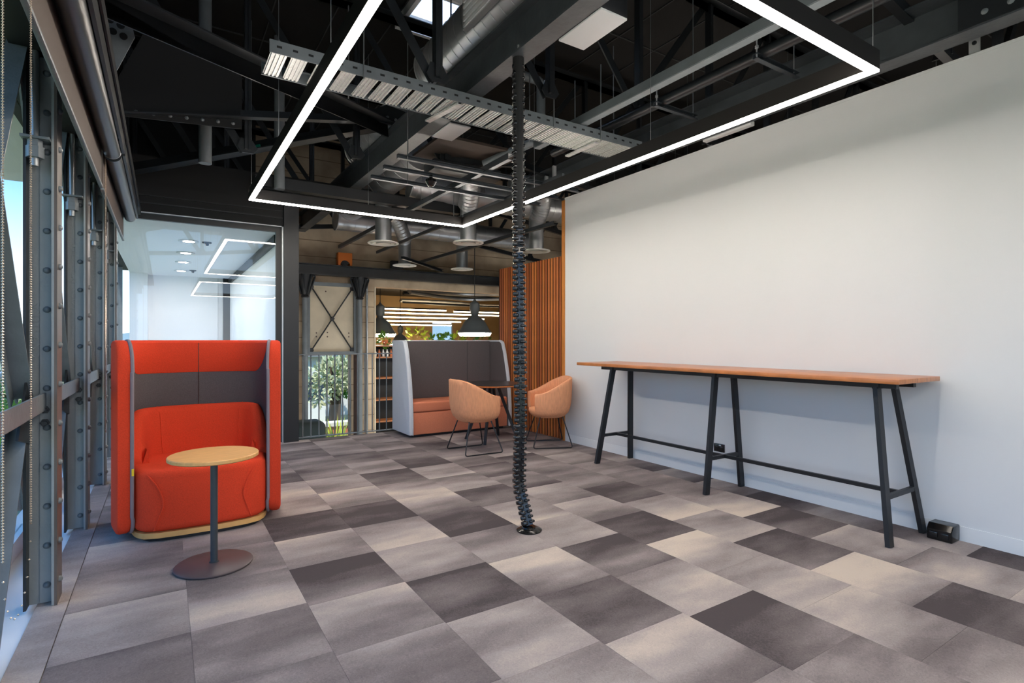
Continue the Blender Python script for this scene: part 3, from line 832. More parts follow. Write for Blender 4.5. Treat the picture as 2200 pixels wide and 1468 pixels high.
# ================================================================== CABLE TRAY (overhead)
def make_tray():
    t = thing('cable_tray', 'perforated silver overhead cable tray crossing under the roof beam', 'cable tray', (2.3, 4.0, 3.2))
    xa, xb, ya, yb, z = .58, 4.0, 3.84, 4.2, 3.2
    for y, s in ((ya, 1), (yb, -1)):
        r = MB().box(xa, xb, y - .004, y + .004, z, z + .085)
        r.box(xa, xb, min(y, y + s * .02), max(y, y + s * .02), z + .078, z + .085)
        r = r.build('side_rail', M['steel2'], t)
    hole = MB().box(-.016, .016, -.0015, .0015, -.007, .007).mesh('slot', M['matte'], smooth=0)
    rail = [c for c in t.children if c.name.startswith('side_rail')][0]
    for i in range(34): inst('slot', hole, rail, (xa + .06 + i * .1, ya - .005, z + .045))
    sl = MB().box(-.052, .052, ya - 4.02 + .006, yb - 4.02 - .006, -.002, .002)
    for dx in (-.038, -.012, .014, .040): sl.bar((dx, ya - 4.02 + .008, -.006), (dx, yb - 4.02 - .008, -.006), .012, .008)
    me = sl.mesh('slat', M['tray'], smooth=0)
    x = xa + .06; k = 0
    while x < xb - .05:
        inst('slat', me, t, (x, 4.02, z + .012), (0, 0, R(random.uniform(-.6, .6))))
        x += .165 if k in (1, 2, 3) else (.132 if k < 14 else .122); k += 1
    MB().bar((1.98, 3.86, z - .012), (1.90, 4.3, z - .012), .05, .014).build('cross_strap', M['tray'], t)
    MB().bar((3.46, 3.9, z - .012), (3.46, 4.35, z - .012), .05, .014).build('cross_strap', M['tray'], t)
    for x in (1.2, 2.9, 3.45):
        for y in (ya - .01, yb + .01):
            MB().tube([(x, y, z - .02), (x, y, 3.9)], .005, 6).build('hanger_rod', M['rod'], t)
make_tray()

# ================================================================== ROOF STEEL
def steel(name, label, cat, mb, m='steel3', group=None):
    return tag(mb.build(name, M[m]), label, cat, group)

steel('roof_beam', 'big black steel roof beam running down the room above the cable spine', 'beam', MB().ibeam((2.12, -2.0, 3.455), (2.12, 10.5, 3.455), .15, .30), 'steel')
rb = steel('wall_beam', 'deep black steel beam above the white wall', 'beam', MB().channel((4.22, -2.0, 3.36), (4.22, 6.4, 3.36), .16, .30, sx=-1), 'steel')
for y in (1.08, 1.2):
    for dz in (0, .09, -.09):
        MB().lathe([(0, .0), (.02, .0), (.018, .012), (.008, .018), (0, .019)], (4.14, y, 3.37 + dz), 10, (-1, 0, 0)).build('bolt_head', M['steel2'], rb)
MB().box(4.13, 4.14, .95, 1.33, 3.22, 3.5).build('splice_plate', M['steel3'], rb)
steel('steel_angle', 'grey steel angle bar hung parallel to the white wall', 'beam', MB().angle((3.22, -1, 3.3), (3.22, 4.6, 3.3), .075, .008, sx=1, su=1), 'steel2')
steel('sprinkler_pipe', 'black steel pipe running beside the angle bar above the linear light', 'pipe', MB().tube([(3.7, -1, 3.42), (3.7, 4.9, 3.42)], .045, 14), 'steel3')
for i, y in enumerate((2.35, 3.3, 4.35)):
    b = thing('pipe_bracket', ('nearest', 'middle', 'farthest')[i] + ' zinc strut bracket between the black pipe and the wall beam', 'bracket', (3.9, y, 3.36), 'pipe brackets')
    MB().channel((3.6, y, 3.37), (4.15, y, 3.37), .04, .04, .004).build('strut', M['strut'], b)
    MB().tube([(3.62, y, 3.36), (3.62, y, 3.5)], .006, 6).lathe([(.013, 0), (.013, .02)], (3.62, y, 3.43), 6).build('bolt', M['zinc'], b)
    MB().tube([(4.1, y, 3.38), (4.1, y, 4.5)], .005, 6).build('hanger_rod', M['rod'], b)
t = thing('wall_bracket', 'small zinc bracket holding the top of the white wall to the beam', 'bracket', (4.42, 1.33, 3.16))
MB().box(4.40, 4.46, 1.30, 1.36, 3.16, 3.17).box(4.40, 4.404, 1.3, 1.36, 3.16, 3.27).build('plate', M['zinc'], t)
MB().lathe([(0, 0), (.014, 0), (.012, .008), (0, .009)], (4.40, 1.33, 3.23), 10, (-1, 0, 0)).build('bolt_head', M['steel3'], t)

# ---- trusses
def truss(y, label):
    t = thing('roof_truss', label, 'truss', (3.9, y, 3.3), 'black roof trusses')
    zb = lambda x: 3.29 + .13 * (min(x, 7.8 - x) - 1.74) if x > 0 else 3.07
    xs = [-.38, .68, 1.74, 2.8, 3.87, 4.93, 5.99, 7.05, 8.1]
    MB().angle((-.6, y, 4.92), (9.2, y, 4.92), .09, .01, sx=1, su=-1).angle((-.6, y, 4.92), (9.2, y, 4.92), .09, .01, sx=-1, su=-1).build('top_chord', M['steel3'], t)
    for i, x in enumerate(xs):
        zz = zb(x)
        if y == 3.75 and i < 2: continue
        MB().bar((x - .016, y, zz), (x - .016, y, 4.9), .026, .07, up=(0, 1, 0)).bar((x + .016, y + .0, zz), (x + .016, y, 4.9), .026, .05, up=(0, 1, 0)).build('post', M['steel3'], t)
        if i > 0:
            x2 = xs[i - 1]; a, b = ((x, zb(x)), (x2, 4.9)) if x <= 3.9 else ((x2, zb(x2)), (x, 4.9))
            MB().angle((a[0], y + .03, a[1]), (b[0], y + .03, b[1]), .07, .008, up=(0, 1, 0), sx=1, su=1).build('diagonal', M['steel3'], t)
        if 0 < i < 8:
            MB().prism([(x - .09, zz + .02), (x - .05, zz - .03), (x + .05, zz - .03), (x + .09, zz + .02), (x + .04, zz + .1), (x - .06, zz + .11)], lambda u, v, w: Vector((u, w, v)), y - .008, y + .006).build('gusset', M['steel3'], t)
    for i in range(len(xs) - 1):
        if (y == 3.75 and i < 5) or (y == 5.8 and i < 3): continue
        MB().bar((xs[i], y, zb(xs[i])), (xs[i + 1], y, zb(xs[i + 1])), .06, .075).build('bottom_chord', M['steel3'], t)
for y, l in ((1.65, 'nearest black roof truss overhead'), (3.75, 'black roof truss above the silver cable tray'), (5.8, 'black roof truss past the cable tray'), (7.9, 'black roof truss above the balustrade'), (10.2, 'farthest black roof truss against the concrete wall')):
    truss(y, l)

# ---- star of bracing from the window columns to the roof beam
J = V(2.03, 5.66, 3.64)
s1 = thing('wind_brace', 'long black bracing angle from above the windows to the roof beam joint, nearest', 'brace', (-.35, 3.75, 3.2))
MB().angle((-.5, 3.66, 3.24), J, .13, .012, sx=1, su=-1).angle((-.5, 3.66, 3.24), J, .13, .012, sx=-1, su=-1).build('double_angle', M['steel3'], s1)
s2 = thing('wind_brace', 'level black bracing tie with riveted gusset plate, middle of the three', 'brace', (-.45, 5.74, 3.2))
tie = MB().angle((-.5, 5.74, 3.22), J, .085, .01, sx=1, su=1).build('tie_angle', M['steel3'], s2)
gs = MB().prism([(-.47, 3.215), (.62, 3.31), (.62, 3.93), (-.12, 4.06)], lambda u, v, w: Vector((u, w, v)), 5.70, 5.715).build('gusset_plate', M['matte'], s2)
riv = MB().lathe([(.017, 0), (.016, .008), (.009, .015), (0, .017)], (0, 0, 0), 10).mesh('rivet', M['steel2'], smooth=60)
for k in range(8): inst('rivet', riv, gs, (-.33 + k * .125, 5.70, 3.275 + k * .0105), (R(90), 0, 0))
s3 = thing('wind_brace', 'rising black bracing angle with green tape, farthest of the three', 'brace', (-.45, 7.4, 3.2))
MB().angle((-.5, 7.35, 3.07), J + V(0, .1, -.03), .13, .012, sx=1, su=1).build('brace_angle', M['steel3'], s3)
dv = (J + V(0, .1, -.03) - V(-.5, 7.35, 3.07))
p = V(-.5, 7.35, 3.07) + dv * .5
MB().bar(p + V(0, -.055, .05), p + dv * .045 + V(0, -.055, .05), .012, .045).build('green_tape', M['teal'], s3)
jp = thing('joint_plate', 'bolted gusset plate where the braces meet the roof beam', 'gusset', (2.05, 5.6, 3.6))
MB().prism([(1.86, 3.6), (2.3, 3.6), (2.3, 3.76), (1.98, 3.8), (1.8, 3.7)], lambda u, v, w: Vector((u, w, v)), 5.54, 5.56).build('plate', M['steel3'], jp)
for k in range(5): inst('rivet', riv, jp, (1.9 + k * .09, 5.54, 3.66 + (k % 2) * .01), (R(90), 0, 0))
# ---- heel plate with holes near the blinds
hp = thing('heel_plate', 'grey punched heel plate at the top of the nearest window column', 'gusset', (-.4, 3.9, 3.1))
pl = MB().prism([(-.55, 2.82), (-.4, 2.78), (-.25, 3.05), (-.16, 3.28), (-.19, 3.42), (-.55, 3.42)], lambda u, v, w: Vector((u, w, v)), 4.28, 4.295).build('plate', M['steel2'], hp)
hol = MB().lathe([(0, 0), (.022, 0), (.022, .003)], (0, 0, 0), 14).mesh('hole', M['matte'], smooth=0)
for x, z in ((-.36, 3.34), (-.29, 3.35), (-.235, 3.33), (-.34, 3.27), (-.275, 3.28), (-.22, 3.265), (-.42, 3.2)): inst('hole', hol, pl, (x, 4.279, z), (R(90), 0, 0))
MB().box(-.33, -.29, 4.24, 4.28, 2.8, 3.2).build('stiffener', M['steel2'], hp)
# vertical down pipes behind bracing
for i, (x, y) in enumerate(((.35, 6.3), (1.15, 6.9))):
    steel('down_pipe', ('black drain pipe behind the riveted gusset plate', 'black drain pipe left of the roof beam joint')[i], 'pipe', MB().tube([(x, y, 3.1), (x, y, 4.9)], .06, 16), 'steel2')

# ================================================================== DUCTS
def duct(pts, r, label, m='galv', pitch=.12, flange=True):
    pts = [Vector(p) for p in pts]
    t = thing('air_duct', label, 'duct', pts[0], 'air ducts')
    body = MB().tube(pts, r, 28).build('duct_body', M[m], t)
    acc = 0
    sm = MB(); cnt = 0
    for i in range(len(pts) - 1):
        d = pts[i + 1] - pts[i]; L = d.length; n = max(1, int(L / pitch))
        for k in range(n):
            c = pts[i] + d * ((k + .5) / n)
            MB_ring(sm, c, d.normalized(), r + .003, .004); cnt += 1
    o = sm.build('spiral_seam', M[m], t); o['kind'] = 'stuff'
    if flange:
        for c, d in ((pts[0], pts[1] - pts[0]), (pts[-1], pts[-2] - pts[-1])):
            f = MB(); MB_ring(f, c, d.normalized(), r + .006, .012); f.build('end_flange', M['zinc'], t)
    return t
def MB_ring(mb, c, d, r, w, n=28):
    a = d.cross(Vector((0, 0, 1)) if abs(d.z) < .9 else Vector((1, 0, 0))).normalized(); b = d.cross(a)
    mb.tube([c + (a * math.cos(2 * math.pi * j / n) + b * math.sin(2 * math.pi * j / n)) * r for j in range(n)], w / 1.6, 5, closed=True)
nd = duct([(2.2, 0.2, 3.88), (2.2, 4.75, 3.88)], .23, 'large silver spiral duct above the roof beam, nearest')
g = MB().box(1.95, 2.0, 2.9, 3.75, 3.72, 4.02).build('grille_frame', M['zinc'], nd)
for k in range(6): MB().bar((1.945, 2.93, 3.75 + k * .048), (1.945, 3.72, 3.73 + k * .048), .012, .02).build('louvre', M['spk'], nd)
duct([(2.2, 5.75, 3.82), (2.2, 6.6, 3.82), (2.2, 7.2, 3.82)], .19, 'short silver spiral duct behind the brace joint')
duct([(2.62, 6.1, 3.62), (2.66, 8.0, 3.62), (2.7, 9.4, 3.62)], .25, 'wide silver duct feeding the round diffusers', pitch=.3)
duct([(2.5, 9.55, 3.42), (6.5, 9.55, 3.42)], .2, 'silver duct along the concrete wall', pitch=.2)
duct([(2.9, 7.15, 3.5), (3.4, 7.1, 3.42), (4.2, 7.0, 3.42), (6.0, 7.0, 3.42)], .2, 'silver duct above the slatted screen', pitch=.15)
def flex(pts, r, label):
    t = thing('flexible_duct', label, 'duct', pts[0], 'flexible ducts')
    P = spline(pts, 14); rs = [r * (1 + .07 * (1 if i % 2 else -1)) for i in range(len(P))]
    MB().tube(P, rs, 18).build('foil_hose', M['galv2'], t, smooth=20)
flex([(2.9, 6.3, 3.62), (3.2, 6.25, 3.55), (3.5, 6.5, 3.42), (3.62, 6.8, 3.2)], .13, 'ribbed foil hose above the middle diffuser')
flex([(3.0, 8.6, 3.5), (3.4, 9.0, 3.4), (3.75, 9.5, 3.15)], .12, 'ribbed foil hose near the concrete wall')
flex([(4.2, 6.6, 3.6), (4.6, 6.5, 3.55), (4.85, 6.7, 3.4), (4.9, 6.9, 3.2)], .13, 'ribbed foil hose over the slatted screen')
def diffuser(x, y, z, label, ztop=3.3):
    t = thing('round_diffuser', label, 'air diffuser', (x, y, z), 'round ceiling diffusers')
    MB().lathe([(.115, .03), (.115, ztop - z)], (x, y, z), 24).build('neck', M['galv'], t)
    MB().lathe([(.10, .03), (.215, .012), (.222, .0), (.215, -.008), (.185, -.004), (.17, .02)], (x, y, z), 40, ring=True).build('outer_ring', M['diffw'], t)
    MB().lathe([(.10, .022), (.16, .002), (.155, -.008), (.11, .0)], (x, y, z), 36, ring=True).build('middle_ring', M['diffw'], t)
    MB().lathe([(0, -.006), (.06, -.01), (.095, -.012), (.09, .004), (0, .012)], (x, y, z), 30).build('centre_cone', M['diffw'], t)
for (x, y, l) in ((2.65, 7.55, 'round white diffuser nearest the black post'), (3.78, 9.6, 'round white diffuser, left of the far pair'), (3.66, 6.86, 'round white diffuser under the light loop corner'), (4.93, 9.5, 'round white diffuser, right of the far pair'), (4.9, 6.93, 'round white diffuser above the slatted screen')):
    diffuser(x, y, 2.7, l)

# ---- suspended speakers / panels
for (x0, x1, y0, y1, l) in ((2.2, 2.42, 2.44, 2.86, 'nearer white-faced ceiling box beside the roof beam'), (2.2, 2.42, 4.48, 4.88, 'farther white-faced ceiling box beside the roof beam')):
    t = thing('ceiling_box', l, 'ceiling box', ((x0 + x1) / 2, (y0 + y1) / 2, 3.3), 'white-faced ceiling boxes')
    MB().rbox(x0, x1, y0, y1, 3.31, 3.58, .006, 2).build('body', M['black'], t)
    MB().rbox(x0 + .002, x1 - .002, y0 + .002, y1 - .002, 3.296, 3.31, .003, 2).build('white_face', M['spk'], t)
    MB().tube([((x0 + x1) / 2, (y0 + y1) / 2, 3.58), ((x0 + x1) / 2, (y0 + y1) / 2, 4.9)], .008, 6).build('drop_rod', M['steel3'], t)

# ---- suspended strut grid
t = thing('strut_grid', 'suspended grid of grey metal struts past the cable tray', 'strut frame', (2.9, 5.3, 3.0))
for y in (4.75, 5.12, 5.5):
    MB().channel((1.8, y, 3.0), (3.95, y, 3.0), .04, .04, .005).build('cross_strut', M['strut'], t)
for x in (2.74,):
    MB().channel((x, 4.3, 3.04), (x, 10.2, 3.04), .05, .06, .005).build('long_strut', M['strut'], t)
MB().bar((3.45, 4.4, 3.0), (3.45, 10.2, 3.0), .03, .05).build('long_strut', M['strut'], t)
for x, y in ((1.9, 4.75), (3.2, 4.75), (3.7, 5.5), (2.2, 5.5), (2.74, 6.4), (3.45, 6.9)):
    MB().tube([(x, y, 2.98), (x, y, 4.2)], .005, 6).build('drop_rod', M['rod'], t)
for x, y in ((3.75, 5.1), (3.6, 4.75)):
    MB().box(x - .02, x + .02, y - .012, y + .012, 3.0, 3.22).build('upright_clip', M['zinc'], t)
steel('strut_rail', 'grey strut rail sloping past the slatted screen', 'strut', MB().channel((4.35, 5.72, 2.86), (4.3, 10.2, 2.86), .05, .05, .005), 'strut')
steel('strut_rail', 'grey strut rail nearest the concrete wall', 'strut', MB().channel((3.5, 9.0, 2.75), (4.9, 10.3, 2.75), .05, .05, .005), 'strut')
steel('roof_purlin', 'black roof beam crossing behind the light loop', 'beam', MB().bar((.9, 7.05, 3.2), (3.6, 7.05, 3.2), .12, .13), 'black')
cm = thing('ceiling_camera', 'small black dome sensor under the struts', 'sensor', (2.6, 5.5, 2.9))
MB().lathe([(0, 2.88), (.035, 2.89), (.06, 2.93), (.055, 2.955), (.02, 2.97), (.018, 3.0)], (2.3, 5.12, 0), 18).build('dome', M['plastic2'], cm)
M['boardbrown'] = mat('brown_board', '#3b3029', .7, noise=.15, nscale=4)
steel('board_panel', 'brown flat ceiling board above the struts', 'board', MB().box(2.5, 3.6, 5.3, 6.2, 3.5, 3.53), 'boardbrown')
steel('duct_box', 'flat black duct behind the light loop', 'duct', MB().rbox(2.6, 3.5, 5.7, 6.0, 3.28, 3.4, .01, 2), 'steel3')
steel('white_strip_lamp', 'unlit white strip lamp above the white wall', 'light', MB().rbox(4.3, 4.36, 2.85, 3.35, 3.19, 3.23, .006, 2), 'spk')
steel('conduit_pipe', 'bent black conduit behind the cable spine', 'pipe', MB().tube(fillet([(2.5, 5.0, 4.25), (3.6, 5.0, 4.25), (3.6, 5.0, 3.6), (3.2, 5.6, 3.4)], .06), .05, 12), 'steel2')
# ================================================================== WINDOW COLUMNS
rivet_w = MB().lathe([(.016, 0), (.015, .008), (.008, .014), (0, .016)], (0, 0, 0), 10).mesh('rivet', M['steel2'], smooth=60)
rivet_f = MB().lathe([(.016, 0), (.015, .008), (.008, .014), (0, .016)], (0, 0, 0), 10).mesh('rivet', M['steel2'], smooth=60)
M['colsteel'] = mat('column_paint', '#8f9493', 0.42, noise=0.10, nscale=4, bump=0.25, bscale=30)
M['colinner'] = mat('column_flange_paint', '#5e544d', 0.4, noise=0.25, nscale=3)
names = {3.55: 'nearest riveted grey steel window column with raised lettering', 4.82: 'second riveted grey steel window column from the front', 6.18: 'third riveted grey steel window column, beside the red booth', 7.52: 'farthest riveted grey steel window column at the glass partition', 2.24: 'riveted grey steel window column just left of the picture'}
def column(yc):
    t = thing('steel_column', names[yc], 'column', (-.52, yc, 0), 'riveted window columns')
    web = MB().box(-.562, -.455, yc - .006, yc + .006, 0, 3.3).build('web_plate', M['colsteel'], t)
    fl = MB().box(-.458, -.446, yc - .075, yc + .075, 0, 3.3).build('inner_flange', M['colinner'], t)
    MB().box(-.574, -.562, yc - .075, yc + .075, 0, 3.3).build('outer_flange', M['steel3'], t)
    MB().box(-.468, -.458, yc - .075, yc - .006, 0.003, 3.3).box(-.52, -.468, yc - .016, yc - .006, 0.003, 3.3).build('angle_cleat', M['colsteel'], t)
    n = 14 if yc < 6 else 12
    for k in range(n):
        z = .09 + k * (2.75 / n)
        inst('rivet', rivet_w, web, (-.493, yc - .016, z), (R(90), 0, 0))
        inst('rivet', rivet_f, fl, (-.446, yc - .02, z + .02), (0, R(90), 0))
    # tie rod with nut at the top
    rx, ry = -.53, yc - .075
    rod = MB().lathe([(.017, 0), (.017, .9)], (rx, ry, 2.16), 14).build('tie_rod', M['rod'], t)
    MB().lathe([(.036, 0), (.036, .055)], (rx, ry, 2.2), 6).lathe([(.03, 0), (.03, .03)], (rx, ry, 2.257), 6).build('hex_nut', M['steel2'], rod)
    MB().box(rx - .05, rx + .06, ry - .04, ry + .07, 2.288, 2.3).build('bearing_plate', M['steel2'], rod)
    MB().box(-.6, -.46, yc - .09, yc - .006, 2.72, 2.95).build('cap_bracket', M['steel3'], t)
    # node at mid height
    nd_ = MB().prism([(yc - .30, .86), (yc - .02, .80), (yc + .02, .80), (yc + .26, .88), (yc + .05, 1.14), (yc - .08, 1.15)], lambda u, v, w: Vector((w, u, v)), -.562, -.552).build('node_plate', M['steel3'], t)
    for dx, dz in ((-.50, .965), (-.50, .90), (-.535, .965)):
        MB().lathe([(.02, 0), (.02, .016), (.012, .016), (.012, .04)], (dx, yc - .006, dz), 6, (0, -1, 0)).build('bolt', M['steel3'], t)
    return t
for y in COLY[1:]: col_t = column(y)
# raised mill lettering on the nearest columns
def lettering(txt, x, y, z, size, parent):
    cu = bpy.data.curves.new('mill_lettering', 'FONT'); cu.body = txt; cu.size = size; cu.extrude = .004; cu.space_character = 1.25
    o = bpy.data.objects.new('tmp_text', cu); COL.objects.link(o)
    bpy.context.view_layer.update()
    me = bpy.data.meshes.new_from_object(o.evaluated_get(bpy.context.evaluated_depsgraph_get()))
    COL.objects.unlink(o); bpy.data.objects.remove(o)
    me.materials.clear(); me.materials.append(M['colsteel'])
    ob = inst('mill_lettering', me, parent, (x, y, z))
    ob.rotation_euler = (R(90), R(90), 0)
    return ob
cols = {round(o.location.y, 2): o for o in bpy.data.objects if o.name.startswith('steel_column')}
lettering('STEEL Co', -.522, 3.5425, 1.66, .055, cols[3.55])
lettering('SCOTLAND', -.553, 3.5425, 1.50, .045, cols[3.55])
lettering('STEEL Co SCOTLAND', -.54, 4.8125, 1.98, .055, cols[4.82])
lettering('SCOTLAND', -.54, 6.1725, 2.2, .055, cols[6.18])

# ---- window bracing
bay_names = ['bay left of the picture', 'bay nearest the camera', 'bay beside the side table', 'bay behind the red booth', 'bay at the glass partition']
for i in range(1, len(COLY) - 1):
    a, b = COLY[i], COLY[i + 1]
    t = thing('window_brace', 'steel cross bracing over the window, ' + bay_names[i], 'brace', (-.57, (a + b) / 2, 0), 'window cross bracing')
    xx = -.628
    for (p, q, dx) in (((a + .05, 1.03), (b - .06, 2.78), 0), ((a + .06, 2.78), (b - .05, 1.03), .014)):
        MB().angle((xx + dx, p[0], p[1]), (xx + dx, q[0], q[1]), .075, .009, up=(1, 0, 0), sx=1, su=1).build('upper_bar', M['steel2'], t)
    m_ = (a + b) / 2
    for p, q in (((a + .04, .92), (m_ - .02, .0)), ((b - .04, .92), (m_ + .02, .0))):
        MB().angle((xx, p[0], p[1]), (xx, q[0], q[1]), .07, .009, up=(1, 0, 0), sx=1, su=1).build('lower_bar', M['steel2'], t)
    r = MB().angle((-.50, a + .02, .965), (-.50, b - .02, .965), .085, .01, sx=-1, su=1).build('mid_rail', M['steel2'], t)

# ---- roller blinds
def bead_chain(x, y, z0, z1, parent, gap=.035):
    mb = MB(); k = 0; z = z0
    n = int((z0 - z1) / .0075)
    pts = [(x, y, z0 - i * .0075) for i in range(n)]
    m_ = 12
    pts += [(x, y + gap / 2 - gap / 2 * math.cos(math.pi * j / m_), z1 - gap * .6 * math.sin(math.pi * j / m_)) for j in range(m_ + 1)]
    pts += [(x, y + gap, z1 + i * .0075) for i in range(n)]
    for p in pts:
        r = .0036
        px, py, pz = p
        mb.add([(px + r, py, pz), (px - r, py, pz), (px, py + r, pz), (px, py - r, pz), (px, py, pz + r), (px, py, pz - r)], [(0, 2, 4), (2, 1, 4), (1, 3, 4), (3, 0, 4), (2, 0, 5), (1, 2, 5), (3, 1, 5), (0, 3, 5)])
    mb.tube([pts[0], (x, y, z1)], .0008, 4); mb.tube([(x, y + gap, z1), pts[-1]], .0008, 4)
    o = mb.build('bead_chain', M['bead'], parent); o['kind'] = 'stuff'
for (ya, yb, yc, zb, l) in ((1.75, 4.6, 1.855, .75, 'rolled-up brown roller blind over the near windows'), (4.66, 6.95, 4.7, .7, 'rolled-up brown roller blind beside the glass partition')):
    t = thing('roller_blind', l, 'blind', (-.36, (ya + yb) / 2, 2.34), 'roller blinds')
    MB().tube([(-.30, ya, 2.60), (-.30, yb, 2.60)], .05, 22).build('roll', M['steel3'], t)
    MB().box(-.362, -.357, ya, yb, 2.36, 2.62).build('cloth', M['brown'], t)
    MB().rbox(-.37, -.349, ya, yb, 2.345, 2.362, .004, 2).build('hem_bar', M['steel2'], t)
    MB().box(-.245, -.23, ya, yb, 2.60, 2.72).box(-.40, -.23, ya, yb, 2.70, 2.72).build('head_rail', M['black'], t)
    f = MB(); MB_ring(f, V(-.30, yb - .01, 2.60), V(0, 1, 0), .045, .012); f.build('end_ring', M['zinc'], t)
    bead_chain(-.345, yc, 2.58, zb, t, .345 if yc < 3 else .06)
struct(MB().box(-.62, -.22, -2, PY - .06, 2.72, 2.8).build('trim_10', M['matte']), 'black blind pelmet board')

# ================================================================== SLATTED CEDAR SCREEN
t = thing('slat_screen', 'cedar slatted timber screen continuing the white wall', 'screen', (WX + .04, 6.4, 0))
MB().box(WX + .045, WX + .07, 5.6, 7.29, 0, 2.42).build('backing_board', mat('dark_backing', '#140a06', .8), t)
sv = slat_variants()
sms = [MB().box(.035, .045, -.0185, .0185, 0, 2.42).mesh('slat', m_, smooth=0) for m_ in sv]
y = 5.645; k = 0
while y < 7.28:
    inst('slat', sms[random.randrange(5)], t, (WX, y, .0)); y += .0635; k += 1
MB().box(WX - .012, WX + .15, 5.56, 5.615, 0, 3.13).build('end_post', M['cedar'], t)

# ================================================================== BALUSTRADE
t = thing('balustrade', 'grey steel balustrade between the black post and the grey booth', 'railing', (2.9, PY, 0))
MB().bar((1.465, PY, 1.118), (4.38, PY, 1.118), .05, .014).build('top_rail', M['steel2'], t)
MB().bar((1.465, PY, .03), (4.38, PY, .03), .04, .012).build('bottom_rail', M['steel2'], t)
bm_ = MB().lathe([(.009, .02), (.009, 1.115)], (0, 0, 0), 8).mesh('baluster', M['steel2'], smooth=60)
for k in range(28): inst('baluster', bm_, t, (1.53 + k * .1035, PY, 0))

# ================================================================== STEEL FRAME ON THE CONCRETE WALL
steel('cross_beam', 'black steel beam across the concrete wall above the office opening', 'beam', MB().ibeam((1.5, 10.34, 2.605), (9.0, 10.34, 2.605), .16, .2), 'steel3')
def iron_column(x, label):
    t = thing('iron_column', label, 'column', (x, 10.34, -3.2), 'slender iron columns')
    MB().lathe([(.055, -3.2), (.052, 2.1)], (x, 10.34, 0), 16).build('shaft', M['steel2'], t)
    MB().lathe([(.055, 2.08), (.075, 2.1), (.06, 2.14), (.065, 2.2), (.1, 2.34), (.13, 2.46), (.135, 2.5), (.05, 2.5)], (x, 10.34, 0), 16).build('capital', M['steel3'], t)
    for a in range(0, 360, 60):
        c, s_ = math.cos(R(a)), math.sin(R(a))
        MB().tube(spline([(x + c * .06, 10.34 + s_ * .06, 2.14), (x + c * .10, 10.34 + s_ * .10, 2.26), (x + c * .15, 10.34 + s_ * .13, 2.4), (x + c * .17, 10.34 + s_ * .14, 2.47), (x + c * .14, 10.34 + s_ * .12, 2.49)], 4), .02, 6).build('leaf_scroll', M['steel3'], t)
iron_column(2.16, 'iron column with leafy capital next to the black post')
iron_column(3.16, 'iron column with leafy capital between garden window and office opening')
t = thing('cross_braced_frame', 'steel frame with X bracing over a concrete panel', 'frame', (2.66, 10.36, 1.03))
MB().box(2.27, 3.06, 10.44, 10.49, 1.09, 2.32).build('concrete_panel', M['conc2'], t)
MB().box(2.2, 3.12, 10.38, 10.44, 2.32, 2.385).build('top_bar', M['steel2'], t)
MB().box(2.2, 3.12, 10.38, 10.44, 1.03, 1.09).build('bottom_bar', M['steel2'], t)
for xa in (2.205, 3.065): MB().box(xa, xa + .05, 10.38, 10.44, 1.09, 2.32).build('side_bar', M['steel2'], t)
MB().tube([(2.28, 10.40, 1.11), (3.04, 10.40, 2.3)], .013, 8).build('brace_rod', M['steel3'], t)
MB().tube([(2.28, 10.41, 2.3), (3.04, 10.41, 1.11)], .013, 8).build('brace_rod', M['steel3'], t)
MB().bar((2.64, 10.39, 1.68), (2.68, 10.39, 1.73), .03, .06).build('turnbuckle', M['steel3'], t)
for x, z in ((2.28, 1.12), (3.04, 1.12), (2.28, 2.29), (3.04, 2.29)): MB().lathe([(.045, 0), (.045, .03)], (x, 10.42, z), 10, (0, -1, 0)).build('pin', M['steel3'], t)
dh = MB().lathe([(0, 0), (.013, 0), (.013, .002)], (0, 0, 0), 10).mesh('tie_hole', M['rust'], smooth=0)
for x, z in ((2.38, 1.37), (2.58, 1.37), (2.98, 1.37), (2.38, 1.44), (2.58, 1.45), (2.98, 1.44), (2.55, 2.22), (2.98, 2.2)): inst('tie_hole', dh, t, (x, 10.439, z), (R(90), 0, 0))
steel('conduit_pipe', 'thin galvanised conduit running down the concrete pier', 'pipe', MB().tube([(3.34, 10.46, -2), (3.34, 10.46, 2.5)], .022, 10), 'rod')
t = thing('fan_box', 'orange square fan box with black fan on the cross beam', 'fan', (2.87, 10.3, 2.71))
MB().prism([(2.74, 2.71), (2.80, 2.71)] + [(2.87 + .09 * math.cos(R(180 - a)), 2.72 + .09 * math.sin(R(180 - a))) for a in range(0, 181, 15)] + [(2.94, 2.71), (3.0, 2.71), (3.0, 2.95), (2.74, 2.95)], lambda u, v, w: Vector((u, w, v)), 10.28, 10.4).build('casing', M['orange'], t)
MB().lathe([(0, 0), (.085, 0), (.085, .05)], (2.87, 10.36, 2.795), 20, (0, -1, 0)).build('fan_disc', M['steel3'], t)
for x, y, z, l in ((3.85, 10.2, 2.86, 'small black box fixed to the beam over the opening'),):
    b = thing('junction_box', l, 'box', (x, y, 2.71))
    MB().rbox(x - .12, x + .12, y - .05, y + .05, 2.71, 2.86, .006, 2).build('body', M['matte'], b)

